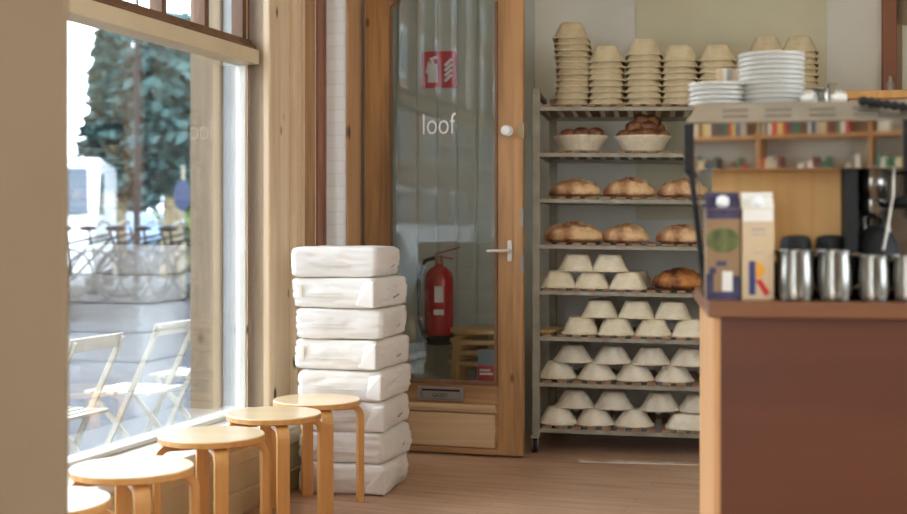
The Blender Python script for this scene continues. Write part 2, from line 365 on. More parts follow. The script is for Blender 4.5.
w = MB(); w.box(T0, T1, SG, SG+.085, 1.972, 1.987, WM); w.box(T0, T1, SG, SG+.06, 1.987, 2.02, WM); w.build('transom_moulding', 'bead', win, bevel=.004)
w = MB(); w.box(T0, T1, SG-.003, SG+.003, 2.02, 2.9, WM); w.build('upper_pane', 'smallglass', win)
ts = [t_at(158, SG), t_at(201, SG), T1-.012]+[t_at(158, SG)-(t_at(201, SG)-t_at(158, SG))*k for k in (1,2,3,4,5)]
for t in ts:
    w = MB(); w.box(t-.018, t+.018, SG-.03, SG+.03, 2.02, 2.9, WM); w.build('mullion', 'bead', win, bevel=.003)
w = MB(); w.box(T1+.004, T1+.05, SG-.02, .0, 0, 3.1, WM); w.build('window_stile', 'pine_lit', win, bevel=.006)
w = MB(); w.box(T0-.2, 3.4, -.25, .1, 2.9, 3.1, WM); struct(w.build('trim_3', 'pine_h'), 'header beam over the shop front')
w = MB(); w.box(T0-.2, T1+.05, SG-.1, SG+.03, -.3, .28, WM); w.box(T0-.2, T1+.02, SG-.17,SG-.1, .24,.275, WM); struct(w.build('wall_outside', 'reveal'), 'white outer plinth under the shop window')
# casing boards between window and doorway
tb0, tb1 = t_at(267.5,.0), t_at(290,.012)
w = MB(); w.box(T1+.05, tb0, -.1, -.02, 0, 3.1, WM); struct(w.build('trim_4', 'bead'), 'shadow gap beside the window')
w = MB(); w.box(tb0, tb1, -.1, .012, 0, 3.1, WM); struct(w.build('trim_5', 'pine', bevel=.008), 'wide knotty pine casing board beside the window')
tm = tb1
w = MB()
for i, px in enumerate((293.5, 297, 301, 304.5)):
    s_ = (.028,.045,.028,.045)[i]; t2 = t_at(px, s_); w.box(tm+.008, t2, -.1, s_, 0, 3.1, WM); tm = t2
struct(w.build('trim_6', 'pine', bevel=.008), 'stepped pine moulding beside the doorway')
w = MB(); t3 = t_at(315.5, -.02); w.box(tm+.003, t3, -.1, -.02, 0, 3.1, WM); struct(w.build('trim_7', 'oak', bevel=.004), 'brown timber edge of the doorway')
ja_ = t_at(347.5,.12); w = MB(); w.box(ja_-.02, ja_+.02, -.09, .0, -.2, 3.1, WM); struct(w.build('trim_8', 'redwood', bevel=.004), 'dark red timber post in the doorway')
w = MB(); w.box(ja_-.026, ja_-.02, -.06, -.045, -.2, 3.1, WM); struct(w.build('trim_9', 'beige_wood'), 'thin pale strip on the dark post')
w = MB(); w.hexa([Vector(p) for p in [(.62,6.20,0),(1.6,6.05,0),(1.6,6.10,0),(.62,6.26,0),(.62,6.20,.004),(1.6,6.05,.004),(1.6,6.10,.004),(.62,6.26,.004)]]); struct(w.build('trim_13','wornstrip'),'worn white strip on the floor before the rack')
# white brick pier
w = MB(); w.box(T1+.02, T1+.14, SG-.10, SG-.02, -.3, 3.1, WM); struct(w.build('trim_11', 'reveal', bevel=.004), 'white outer reveal beside the shop window')
w = MB(); w.box(T1+.0, T1+.20, SG-.26, SG-.10, -.3, 3.1, WM); struct(w.build('trim_12', 'facade_tan', bevel=.006), 'tan outer pillar beside the shop window')
w = MB(); me_t = t_at(347.5,.12)+.01
piero = bpy.data.objects.new('wall_brick', None)
w.box(-.30, .106, 0, .25, -.2, 3.1)
o = w.build('wall_brick', 'brick'); pp = W(me_t, 0); o.location = (pp.x, pp.y, 0); o.rotation_euler = (0,0,math.atan2(NI.y, NI.x)); struct(o, 'white painted brick pier beyond the doorway')
bpy.data.objects.remove(piero)
# door jamb
ja, jb = t_at(347.5,.12), t_at(365,.12)
w = MB(); w.box(ja, jb-.05, .108, .122, 0, 3.1, WM); w.box(jb-.05, jb+.02, .095, .112, 0, 3.1, WM); struct(w.build('trim_10', 'jamb', bevel=.006), 'oak jamb post the open door hangs on')

# ------------------------------------------------------------------ the open door
HX = Vector((-.459, 6.536, 0)); DA = math.atan2(-.3005, .954)
door = thing('door_1', 'open glazed oak shop door lettered loof', None, HX, DA); door['kind'] = 'structure'
LW = .843; TH = .045; ZB = .012
gx0, gx1, gz0, gz1 = .138, .712, .36, 2.40
w = MB(); w.box(0, gx0, 0, TH, ZB, 2.55); w.build('hinge_stile', 'oak', door, bevel=.004)
w = MB(); w.box(gx1, LW, 0, TH, ZB, 2.55); w.build('lock_stile', 'oak', door, bevel=.004)
w = MB(); w.box(gx0, gx1, 0, TH, ZB, gz0); w.build('bottom_rail', 'oak_h', door, bevel=.003)
w = MB(); w.prism([(gx0, gz1), (gx1, gz1), (gx1, 2.55), (gx0, 2.55)], 0, TH)
w.prism([(gx0, gz1), (gx0, 2.285), (gx0+.10, gz1)], 0, TH); w.prism([(gx1, gz1), (gx1-.10, gz1), (gx1, 2.285)], 0, TH)
w.build('top_rail', 'oak_h', door)
w = MB(); w.box(gx0, gx0+.012, -.006, .01, gz0, 2.29); w.box(gx1-.014, gx1, -.008, .01, gz0, 2.29); w.box(gx0, gx1, -.010, .012, gz0, gz0+.022)
w.bar((gx0+.004, .0, 2.285), (gx0+.104, .0, gz1), .016, .012); w.build('glazing_bead', 'bead', door, bevel=.003)
w = MB(); w.box(gx0, gx1, .020, .026, gz0, gz1); gp = w.build('glass_pane', 'doorglass', door)
text_mesh('loof', .155, door, 'white', Matrix.Translation((.303, .0180, 1.632)) @ UP_FACE, 'lettering', sx=.74, thin=-.0008)
w = MB(); w.box(gx0+.005, gx1-.005, -.022, 0, .235, .262); w.prism([(gx0+.02,.0),(gx0+.02,.0)],0,0) if False else None
w.box(gx0+.0, gx1-.0, -.016, 0, .222, .235); w.box(gx0+.01, gx1-.01, -.012, 0, .045, .215); w.build('kick_panel', 'oak_pale', door, bevel=.006)
w = MB(); w.box(gx0-.01, gx1+.005, -.008, 0, ZB, .04); w.build('weather_bar', 'oak_h', door, bevel=.003)
ms = MB(); ms.box(.292, .537, -.012, 0, .276, .283); ms.box(.292, .537, -.012, 0, .333, .345); ms.box(.292, .312, -.012, 0, .283, .333); ms.box(.517, .537, -.012, 0, .283, .333)
mail = ms.build('letter_slot', 'metalgrey', door, bevel=.002)
w = MB(); w.box(.314, .515, -.006, -.001, .285, .322); w.build('flap', 'metalgrey', mail, bevel=.001)
w = MB(); w.box(.31, .518, -.0015, 0, .283, .333); w.build('opening', 'black', mail)
text_mesh('GAZET', .026, mail, 'black', Matrix.Translation((.37, -.0068, .293)) @ UP_FACE, 'lettering')
# lever handle on a plate
w = MB(); w.box(.765, .79, -.008, 0, .985, 1.09); hp = w.build('handle_plate', 'lever', door, bevel=.003)
w = MB(); w.tube([(.777,0,1.04),(.777,-.045,1.04),(.765,-.052,1.04),(.72,-.055,1.038),(.672,-.05,1.036)], .0085, 10); w.build('lever', 'lever', hp, True)
w = MB(); w.lathe([(.026,0),(.026,.006),(.012,.010),(.011,.03),(.022,.036),(.026,.046),(.022,.056),(.008,.06)], 24)
k = w.build('door_knob', 'white', door, True); k.location = (.768, 0, 1.638); k.rotation_euler = (PI/2,0,0)
w = MB(); w.box(LW-.018, LW+.008, -.010, TH, 1.60, 1.675); w.box(LW-.03, LW-.018, -.006, 0, 1.61, 1.665); w.tube([(LW+.006,-.012,1.595),(LW+.006,-.012,1.68)], .006, 8); w.build('latch', 'brass', door, bevel=.002)
for z in (1.16, .93):
    w = MB(); w.box(LW-.012, LW+.003, -.003, TH, z, z+.09) ; w.build('strike_plate', 'metalgrey', door, bevel=.001)

# ------------------------------------------------------------------ behind the door
def at(px, py, Y):   # world point on depth Y under that pixel (used only for layout arithmetic)
    return Vector(((px-CX)/F*Y, Y, CAMZ-(py-HZ)*Y/F))
# extinguisher hung on the boarded wall
ex_x, ex_y = -.082, 7.06
ext = thing('fire_extinguisher', 'red fire extinguisher hung on the boarded wall behind the glazed door', 'fire extinguisher', (ex_x, ex_y, .50), 0)
w = MB(); w.lathe([(.05,.02),(.078,.03),(.082,.05),(.082,.36),(.074,.40),(.045,.43),(.022,.44),(.02,.46)], 32); w.build('cylinder_body', 'redpaint', ext, True)
w = MB(); w.lathe([(.06,0),(.084,.005),(.085,.05),(.083,.055)], 32, cap1=False); w.build('base_ring', 'black', ext, True)
w = MB(); w.lathe([(.022,.45),(.022,.475),(.016,.48),(.016,.50)], 16); w.build('valve', 'brass', ext, True)
w = MB(); w.bar((-.02,0,.505),(.12,-.02,.545),.02,.008); w.bar((-.02,0,.495),(.08,-.01,.48),.02,.008); w.build('lever', 'redpaint', ext, bevel=.002)
w = MB(); pts = [(-.02+ -.1*math.sin(a), -.03, .48-.0-.22*(1-math.cos(a))) for a in [i*PI/10 for i in range(11)]]
w.tube([(-.02,-.03,.485),(-.075,-.03,.47),(-.11,-.03,.38),(-.112,-.035,.25),(-.105,-.04,.12),(-.085,-.05,.06),(-.05,-.07,.03)], .012, 10); w.build('hose', 'black', ext, True)
w = MB()
for (a0,a1,z0,z1) in ((-.3,.3,.24,.33),(-.35,.35,.17,.2)):
    n = 8; 
    ra = [[((.0835)*math.sin(a0+(a1-a0)*i/n), -(.0835)*math.cos(a0+(a1-a0)*i/n), z) for i in range(n+1)] for z in (z0, z1)]
    A = [w.bm.verts.new(p) for p in ra[0]]; Bv = [w.bm.verts.new(p) for p in ra[1]]
    for i in range(n): w.face([A[i], A[i+1], Bv[i+1], Bv[i]])
w.build('label_print', 'white', ext)
for z in (.2,.4): w = MB(); w.bar((0,.075,z),(0,.13,z),.05,.02); w.build('wall_bracket', 'black', ext)
# sign
sx0, sx1 = bx_at(423), bx_at(457)
sg = thing('safety_sign', 'small red square fire extinguisher sign on the boarded wall', 'sign')
w = MB(); bbox(w, sx0, sx1, -.02, -.013, 1.955, 2.165); w.build('sign_board', 'signred', sg)
w = MB(); wd = sx1-sx0
def sbar(mb, xa, za, xb2, zb2, t):
    a = B(sx0+wd*xa, -.021, 1.955+.21*za); b = B(sx0+wd*xb2, -.021, 1.955+.21*zb2); mb.bar(a, b, .002, t, up=(0,0,1) if abs(zb2-za) < .5*abs(xb2-xa) else tuple(BD))
for i in range(4): sbar(w, .66, .18+.14*i, .86, .36+.14*i, .016)
sbar(w, .3, .15, .3, .66, .055); sbar(w, .3, .66, .3, .76, .02); sbar(w, .22, .78, .42, .84, .016); sbar(w, .2,.72,.13,.4,.012)
w.build('pictogram', 'white', sg)

# ------------------------------------------------------------------ stools
def stool_parts(root, seat_mat='birch', leg_mat='birch_edge', H=.44, R=.182, th=.36):
    w = MB(); w.lathe([(R-.004,H-.024),(R,H-.022),(R,H-.003)], 48, cap1=False); 
    w.cur = 0
    s_ = MB(); s_.use(M[leg_mat]); s_.lathe([(R-.004,H-.024),(R,H-.021),(R,H-.0035)], 48, cap1=False)
    s_.use(M[seat_mat]); s_.lathe([(R,H-.0035),(R-.003,H)], 48, cap0=False)
    w.bm.free()
    bmesh.ops.remove_doubles(s_.bm, verts=s_.bm.verts, dist=.0002)
    seat = s_.build('seat', None, root, True)
    for k in range(4):
        a = th + k*PI/2
        w = MB(); prof = []
        ro = R+.016; zt = H-.025; th_ = .024; rad = .055
        outer = [(ro-.13, zt)] + [(ro-rad+rad*math.sin(b), zt-rad+rad*math.cos(b)) for b in [i*PI/16 for i in range(9)]] + [(ro, 0)]
        ri = rad-th_
        inner = [(ro-th_, 0)] + [(ro-rad+ri*math.sin(b), zt-rad+ri*math.cos(b)) for b in [i*PI/16 for i in range(8,-1,-1)]] + [(ro-.13, zt-th_)]
        w.prism(outer+inner, -.024, .024, Matrix.Rotation(a, 4, 'Z'))
        w.build('leg', leg_mat, root, bevel=.003)
rk = 'round birch stools lined up under the shop window'
slabels = ['partly hidden round birch stool nearest the beige wall edge at lower left',
 'round birch stool with white-sheened seat, nearest fully visible one in the window row',
 'round birch stool in the window row, second complete stool counted from the lower left',
 'round birch stool beside the window, directly left of the stool before the sacks',
 'round birch stool standing right in front of the flour sack stack']
spos = [(-1.085,3.30),(-.961,3.77),(-.837,4.36),(-.692,4.86),(-.569,5.25)]
st0 = thing('round_stool', slabels[0], 'stool', (*spos[0],0), 0, rk); stool_parts(st0)
rots = [.1, 0.04, 0.0, -.04, -.03]
for i in range(1,5):
    o = copy_tree(st0); o.location = (*spos[i], 0); o['label'] = slabels[i]; o.rotation_euler = (0,0,rots[i])
# stack of three stools behind door
ss = thing('stacked_stool', 'old birch stool at the bottom of the stack behind the open door', 'stool', (.155,6.87,0), .3, 'old birch stools stacked behind the door'); stool_parts(ss, 'birch_old', 'birch_old')
for i, nm in ((1,'second from the bottom in'),(2,'third from the bottom in'),(3,'topmost of')):
    o = copy_tree(ss); o.location = (.155+.003*i, 6.87, .056*i); o.rotation_euler = (0,0,.3); o['label'] = 'old birch stool, %s the stack behind the open door' % nm
bxn = thing('carton', 'red carton with a grey blue top seen low through the door glass', 'box', (.176,6.56,0), -.2)
w = MB(); w.box(-.045,.045,-.03,.03,0,.47); w.build('carton_body', 'red', bxn, bevel=.002)
w = MB(); w.box(-.046,.046,-.031,.031,.44,.52); w.build('carton_top', 'carblue', bxn, bevel=.002)
w = MB(); w.box(-.035,.035,-.0325,-.031,.39,.402); w.box(-.035,.02,-.0325,-.031,.41,.42); w.build('print', 'white', bxn)

# ------------------------------------------------------------------ flour sacks
def sack_mesh(seed, flap=True):
    rnd = random.Random(seed); off = Vector((seed*3.1, seed*1.7, 0))
    bm = bmesh.new(); bmesh.ops.create_cube(bm, size=2); bmesh.ops.subdivide_edges(bm, edges=bm.edges, cuts=15, use_grid_fill=True)
    Lx, Ly, Hz = .193, .198, .067
    for v in bm.verts:
        x, y, z = v.co
        ax, ay, az = abs(x), abs(y), abs(z)
        # soften vertical section on sides
        kx = 1 - .035*az**6*(1 if ax > .99 else ax**4)
        ky = 1 - .035*az**6*(1 if ay > .99 else ay**4)
        hz = 1 - .07*ax**14 - .05*ay**14
        p = Vector((x*Lx*kx, y*Ly*ky, z*Hz*hz))
        # side bulges
        bx_ = (1-az**2)*(1-ay**4)*.006*(1 if ax > .99 else 0); by_ = (1-az**2)*(1-ax**4)*.006*(1 if ay > .99 else 0)
        p.x += math.copysign(bx_, x); p.y += math.copysign(by_, y)
        q = p*7+off; n = noise.noise_vector(q)
        q2 = p*22+off; n2 = noise.noise_vector(q2)
        amp = .0075; p += Vector((n.x*amp*1.3, n.y*amp*1.3, n.z*amp*.45)); p += Vector((n2.x, n2.y, n2.z*.4))*.0024
        # creases on side faces
        if ay > .97 or ax > .97:
            c = abs(noise.noise(Vector((p.x*14, p.y*14, p.z*26))+off)); d = max(0, .13-c)*.06
            p.x -= math.copysign(d, x)*(ax > .97); p.y -= math.copysign(d, y)*(ay > .97)
        p.z = max(-Hz, min(Hz+.001, p.z))
        v.co = p
    bmesh.ops.recalc_face_normals(bm, faces=bm.faces)
    me = bpy.data.meshes.new('sack'); bm.to_mesh(me); bm.free(); me.materials.append(M['paper'])
    for p in me.polygons: p.use_smooth = True
    return me
SC = Vector((-.446, 5.645, 0)); SA = math.radians(-15.5)
jit = [(.008,-.012,.05),(.012,.0,-.04),(.004,.0,.05),(.010,.004,-.02),(-.004,.0,-.05),(-.006,.0,.04),(-.012,-.008,-.05),(-.030,.0,.07)]
names = ['bottom','second from bottom','third from bottom','fourth from bottom','fourth from top','third from top','second from top','topmost']
for i in range(8):
    dx, dy, dr_ = jit[i]
    sk = thing('flour_sack', 'white paper flour sack, %s in the tall sack stack' % names[i], 'sack', (SC.x+dx, SC.y+dy, i*.1338+.067), SA+dr_, 'white flour sacks stacked by the window')
    o = bpy.data.objects.new('sack_body', sack_mesh(i+3)); C.objects.link(o); o.parent = sk
    w = MB()   # folded end flap: tucked wedge at right of the front face
    if i in (0,2,3,4,6):
        w.hexa([(.10,-.200,-.056),(.192,-.208,-.062),(.199,-.165,-.056),(.12,-.17,-.055),(.135,-.200,.046),(.197,-.218,.054),(.200,-.165,.050),(.14,-.17,.045)])
        f = w.build('end_flap', 'paper', sk, bevel=.008)
    else: w.bm.free()
    pr = MB()
    yb = -.2115
    if i % 2 == 0: pr.box(-.155,-.142,yb,yb+.004,-.02,.035)
    pr.box(-.12,.05,yb,yb+.004,-.002,.0005); pr.box(-.12,.08,yb,yb+.004,-.016,-.0135)
    pr.build('printed_lines', 'ink_o', sk)
    pr = MB(); pr.hexa([(.190,.03,-.028),(.1985,.03,-.028),(.1985,.085,-.018),(.190,.085,-.018),(.190,.03,-.022),(.1985,.03,-.022),(.1985,.085,-.012),(.190,.085,-.012)])
    pr.build('date_stamp', 'ink', sk)

# ------------------------------------------------------------------ bread rack
RO = Vector((.402, 6.45, 0)); RA = math.radians(-9); RW = 1.47; RD = .60
RX = Vector((math.cos(RA), math.sin(RA), 0)); RY = Vector((-math.sin(RA), math.cos(RA), 0))
TILT = -.013
def rx_at(px, yl):
    k = (px-CX)/F; p = RO + RY*yl
    return (k*p.y - p.x)/(RX.x - k*RX.y)
def R(x, y, z): return RO + RX*x + RY*y + Vector((0,0,z))
rack = thing('bread_rack', 'tall steel bakery rack on castors filled with baskets and bread', 'rack', RO, RA)
SZ = [1.777 - .2349*i for i in range(8)]
for (x, y) in ((0,0),(RW,0),(.04,RD),(RW,RD)):
    w = MB(); w.box(x, x+.04, y, y+.03, .09, 1.868 if y == 0 else 1.868); w.build('post', 'steel', rack, bevel=.003)
w = MB()
for x in (0, RW):
    for (za, zb_) in ((1.84,1.866),(.095,.12)): w = MB(); w.box(x+.004, x+.026, .03, RD, za, zb_); w.build('side_rail', 'steel', rack, bevel=.002)
def shelf_z(i, x): return SZ[i] + TILT*x
for i in range(8):
    z = SZ[i]; a, b = z, z+TILT*RW
    sh = MB()
    for (y0, y1) in ((.0,.022),(RD+.008,RD+.03)):
        sh.hexa([(.03,y0,a-.026),(RW,y0,b-.026),(RW,y1,b-.026),(.03,y1,a-.026),(.03,y0,a-.004),(RW,y0,b-.004),(RW,y1,b-.004),(.03,y1,a-.004)])
    for x in (.03, RW-.02):
        zz = z+TILT*x; sh.box(x, x+.02, .02, RD+.01, zz-.026, zz-.004)
    s = sh.build('shelf_frame', 'steel', rack, bevel=.002)
    sl = MB(); x = .055
    while x < RW-.05:
        zz = z+TILT*x; sl.box(x, x+.045, -.006, RD+.02, zz-.004, zz+.008); x += .075
    sl.build('slats', 'slat', s, bevel=.002)
for (x, y) in ((.015,.015),(RW+.015,.015),(.055,RD+.015),(RW+.015,RD+.015)):
    w = MB(); w.box(x-.02,x+.02,y-.022,y+.022,.078,.092); w.box(x-.016,x-.012,y-.02,y+.02,.03,.078); w.box(x+.012,x+.016,y-.02,y+.02,.03,.078)
    w.use(M['blackrubber']); w.tube([(x-.011,y,.036),(x+.011,y,.036)], .036, 20)
    w.mats = [M['steel'], M['blackrubber']]
    for f in w.bm.faces: f.material_index = 1 if len(f.verts) > 4 or any(abs((v.co-Vector((v.co.x,y,.036))).length-.036) < .0006 for v in f.verts) else 0
    w.build('castor', None, rack)

# basket shapes (upside-down): rim at z=0, flat base up
def superring(a, b, n, z, cnt=40):
    pts = []
    for k in range(cnt):
        t = 2*PI*k/cnt; c, s_ = math.cos(t), math.sin(t)
        pts.append((a*math.copysign(abs(c)**(2/n), c), b*math.copysign(abs(s_)**(2/n), s_), z))
    return pts
def basket_mesh(name, a, b, ta, tb, h, n, mat, seed=0):
    w = MB()
    rings = []
    # inner surface start (under), lip, outer side, shoulder, base
    rings.append(superring(a-.010, b-.010, n, .0015))
    rings.append(superring(a, b, n, 0)); rings.append(superring(a+.001, b+.001, n, .006)); rings.append(superring(a-.006, b-.006, n, .010))
    for f in (.35,.65,.9): rings.append(superring(a-.006+(ta-a+.006)*f, b-.006+(tb-b+.006)*f, n+(.5 if n > 2.5 else 0)*f, .01+(h-.012)*f))
    rings.append(superring(ta, tb, n, h-.004)); rings.append(superring(ta-.006, tb-.006, n, h))
    w.loft(rings, cap0=False)
    # hollow inside
    inner = [superring(a-.010, b-.010, n, .0015), superring(ta-.004, tb-.004, n, h-.008)]
    w.loft(inner, cap0=False, cap1=True)
    return w.mesh(name, M[mat], True)
oval_me = basket_mesh('oval_basket', .098, .125, .058, .085, .086, 4.2, 'pulp')
oval_t = basket_mesh('oval_basket_tan', .096, .12, .054, .078, .088, 4.2, 'pulp_t')
round_me = basket_mesh('round_basket', .104, .104, .052, .052, .084, 2.0, 'pulp_w')
def basket(me, label, p, rz, group, rx=0, ry=0, name='proofing_basket'):
    o = bpy.data.objects.new(name, me); C.objects.link(o); o.location = p; o.rotation_euler = (rx, ry, rz)
    return tag(o, label, 'basket', group)
# stacks on the rack top
stacks = [(574,.17,12,'tallest leftmost'),(606.5,.15,8,'short second'),(644,.14,9,'third'),(679.5,.14,8,'fourth'),(716.5,.14,8,'fifth'),(765.5,.30,10,'sixth'),(798.5,.30,10,'rightmost')]
cnt_rnd = random.Random(3)
for (px, yl, n, nm) in stacks:
    x = rx_at(px, yl); z = shelf_z(0, x)+.010; pitch = .0312
    for k in range(n):
        drift = (.0 if n < 12 else -.006 + .010*math.sin(k*.35)) + cnt_rnd.uniform(-.003,.003)
        p = R(x+drift, yl+cnt_rnd.uniform(-.004,.004), z+k*pitch)
        lab = 'cream pulp basket, %s of %s stack on rack top' % ('topmost' if k == n-1 else ORD[n-1-k]+' from the top', nm)
        o = basket(oval_t, lab, p, RA+cnt_rnd.uniform(-.05,.05), 'proofing baskets stacked on top of the rack', ry=cnt_rnd.uniform(-.02,.02) + (.03 if n == 12 and k > 5 else 0))
# shelves 4..7 (index): bottom px list, top px list
sh4 = ([560,592,628],[577,609.5]); sh5 = ([581,616,653,690],[600,636.5,672.5]); sh6 = ([558,597,635,674],[573,612.5,651,689]); sh7 = ([558,595,634],[575,613.5,660,698])
pos_n = ['leftmost','second from left','third from left','fourth from left','fifth from left']
def rowset(idx, bot, top, me, shelfname, hh, grp, extra=0):
    for j, px in enumerate(bot):
        yl = .14 + cnt_rnd.uniform(-.01,.01); x = rx_at(px, yl)
        basket(me, 'upturned basket, %s in the bottom layer, %s' % (pos_n[j], shelfname), R(x, yl, shelf_z(idx, x)+.0085), RA+cnt_rnd.uniform(-.08,.08), grp)
    for j, px in enumerate(top):
        yl = .15 + cnt_rnd.uniform(-.01,.01); x = rx_at(px, yl)
        basket(me, 'upturned basket, %s in the upper layer, %s' % (pos_n[j], shelfname), R(x, yl, shelf_z(idx, x)+.0085+hh), RA+cnt_rnd.uniform(-.08,.08), grp, ry=cnt_rnd.uniform(-.02,.02))
rowset(4, *sh4, oval_me, 'fifth shelf from top', .087, 'upturned baskets on the fifth shelf')
rowset(5, *sh5, oval_me, 'sixth shelf from top', .087, 'upturned baskets on the sixth shelf')
rowset(6, *sh6, round_me, 'second lowest shelf', .085, 'upturned baskets on the second lowest shelf')
rowset(7, *sh7, round_me, 'lowest shelf', .085, 'upturned baskets on the lowest shelf')
# rear baskets peeking
for (idx, px, yl, me, zz, lab) in ((5,604,.40,oval_me,0,'upturned pulp basket standing behind the front row on the sixth shelf from top'),(4,636,.40,oval_me,0,'upturned pulp basket behind the rightmost front basket on the fifth shelf'),
   (5,564,.42,round_me,0,'shallow looking pulp basket at the left rear of the sixth shelf')):
    x = rx_at(px, yl)
    if zz == 0 and idx == 5 and px == 564: continue
    basket(me, lab, R(x, yl, shelf_z(idx, x)+.0085), RA, 'baskets standing behind the front rows')
# flat long tray basket right of lowest shelf
tray_me = basket_mesh('long_basket', .17, .11, .135, .075, .075, 4, 'pulp_w')
x = rx_at(699, .14); basket(tray_me, 'long white upturned basket beside the counter on the lowest shelf', R(x,.14,shelf_z(7,x)+.0085), RA, None)
# small slatted board lying left on sixth shelf
x = rx_at(552,.2); w = MB(); w.box(-.055,.055,-.12,.12,0,.016); o = w.build('wooden_board', 'birch_old', bevel=.003); o.location = R(x,.2,shelf_z(5,x)+.0085); o.rotation_euler=(0,0,RA-.45); tag(o,'short pale wooden board lying at the left end of the sixth shelf','board')
# loaves
def loaf_mesh(seed, a, b, h, mat, rough=1.0):
    w = MB(); w.ball((0,0,0), 1, 5); off = Vector((seed*5.3, seed*2.1, seed))
    for v in w.bm.verts:
        x, y, z = v.co
        zz = z if z > 0 else z*.35
        p = Vector((x*a, y*b, zz*h))
        f = .5+.5*max(z, 0)
        n1 = noise.noise(Vector((x*1.6,y*1.6,z*1.6))+off); n2 = abs(noise.noise(Vector((x*3.5,y*2.2,z*3))+off)); n3 = noise.noise(Vector((x*11,y*11,z*11))+off)
        p *= 1 + .07*n1
        if z > .15: p.z += h*(.22*max(0,.25-n2)*3*z + .05*n3)*rough
        p.z = max(p.z, -.35*h*.8)
        v.co = p
    zmin = min(v.co.z for v in w.bm.verts)
    for v in w.bm.verts: v.co.z -= zmin
    return w.mesh('loaf', M[mat], True)
def loaf(idx, px0, px1, py_h, lab, grp, seed, mat, yl=.16):
    pc = (px0+px1)/2; x = rx_at(pc, yl); sc = (R(x,yl,0).y)/F; a = (px1-px0)*sc/2; h = py_h*sc/1.36
    o = bpy.data.objects.new('bread_loaf', loaf_mesh(seed, a, .115, h, mat)); C.objects.link(o); o.location = R(x, yl, shelf_z(idx,x)+.0085); o.rotation_euler = (0,0,RA)
    tag(o, lab, 'bread', grp)
g = 'rustic loaves on the rack shelves'
loaf(2,549,602,18,'golden rustic loaf with torn crust, leftmost on the third shelf',g,1,'crust')
loaf(2,604,655,20,'golden rustic loaf in the middle of the third shelf',g,2,'crust')
loaf(2,658,708,19,'golden rustic loaf on the third shelf, partly behind the coffee machine',g,3,'crust')
loaf(3,543,604,20,'large floury loaf with scored top, leftmost on the fourth shelf',g,4,'crust')
loaf(3,602,650,19,'brown crusty loaf in the middle of the fourth shelf',g,5,'crust')
loaf(3,656,708,19,'brown crusty loaf on the fourth shelf beside the coffee machine',g,6,'crust')
loaf(4,652,706,21,'dark brown loaf beside the upturned baskets on the fifth shelf',g,7,'crust_d')
# two round baskets with rolls on second shelf
def bowl(px0, px1, lab):
    pc = (px0+px1)/2; yl = .17; x = rx_at(pc, yl); sc = R(x,yl,0).y/F; r = (px1-px0)*sc/2
    w = MB(); w.lathe([(r*.60,0),(r*.68,.004),(r*.93,.066),(r,.075),(r+.002,.082),(r-.008,.082),(r*.88,.066),(r*.6,.012)], 48)
    o = w.build('round_bread_basket', 'pulp', None, True); o.location = R(x, yl, shelf_z(1,x)+.0085); tag(o, lab, 'basket', 'round baskets holding rolls on the second shelf')
    return o.location.copy(), r
def roll_mesh(seed):
    w = MB(); w.ball((0,0,0),1,3)
    for v in w.bm.verts:
        n = noise.noise(v.co*1.5+Vector((seed*3,0,0))); p = v.co*(1+.1*n); p.z *= .78; v.co = p*.046
    return w.mesh('roll', M['bun'], True)
rolls = [roll_mesh(i) for i in range(3)]
def roll(c, off, lab, i):
    o = bpy.data.objects.new('bread_roll', rolls[i%3]); C.objects.link(o); o.location = c + RX*off[0] + RY*off[1] + Vector((0,0,off[2])); o.rotation_euler = (0,0,i*1.3); tag(o, lab, 'bread roll', 'brown rolls in the round baskets')
c, r = bowl(553,608,'round cream basket with three rolls, left on the second shelf')
for i, (off, lb) in enumerate([((-.062,-.01,.086),'left'),((.005,-.02,.094),'middle'),((.078,-.01,.092),'right')]): roll(c, off, 'brown roll, %s one of three in the left round basket' % lb, i)
c, r = bowl(614,671,'round cream basket heaped with rolls, right on the second shelf')
hp2 = [((-.09,-.02,.082),'far left of the front row'),((-.03,-.05,.084),'second in the front row'),((.035,-.05,.086),'third in the front row'),((.095,-.02,.084),'far right of the front row'),((0,.05,.07),'lowest in the middle'),
       ((-.045,.0,.128),'left of the upper layer'),((.03,.0,.132),'middle of the upper layer'),((.0,.02,.165),'topmost'),((.075,.03,.12),'right of the upper layer'),((.05,.025,.158),'just right of the topmost')]
for i, (off, lb) in enumerate(hp2): roll(c, off, 'brown roll in the heaped right basket, %s' % lb, i)

# ------------------------------------------------------------------ counter and machine
CO = Vector((.5977, 2.88, 0)); CA = math.radians(-8.3)
KX = Vector((math.cos(CA), math.sin(CA), 0)); KY = Vector((-math.sin(CA), math.cos(CA), 0))
def K(x, y, z): return CO + KX*x + KY*y + Vector((0,0,z))
def kx_at(px, yl):
    k = (px-CX)/F; p = CO + KY*yl
    return (k*p.y - p.x)/(KX.x - k*KX.y)
def kz(py, x, yl): return CAMZ - (py-HZ)*K(x,yl,0).y/F
ct = thing('counter', 'red brown wooden counter with left end coloured as daylit and worktop', 'counter', CO, CA)
w = MB(); w.box(.0, 2.3, .012, .66, 0, .948); w.build('body', 'counter_front', ct)
w = MB(); w.box(-.002, .012, .0, .665, 0, .948); w.build('end_panel', 'counter_side', ct, bevel=.003)  # lighter brown stands in for the daylight striking this end
w = MB(); w.box(-.016, 2.32, -.012, .69, .948, .985); w.build('worktop', 'counter_top', ct, bevel=.004)
CT = .985
m_y = .13     # machine front plane (local y)
MX = kx_at(684, m_y); C_FRAME = (CO, KX, KY, CA)
_piv = K(MX, m_y, 0); MA = CA-math.radians(4); _mx = Vector((math.cos(MA), math.sin(MA), 0)); _my = Vector((-math.sin(MA), math.cos(MA), 0))
M_FRAME = (_piv-_mx*MX-_my*m_y, _mx, _my, MA)
CO, KX, KY, CA = M_FRAME
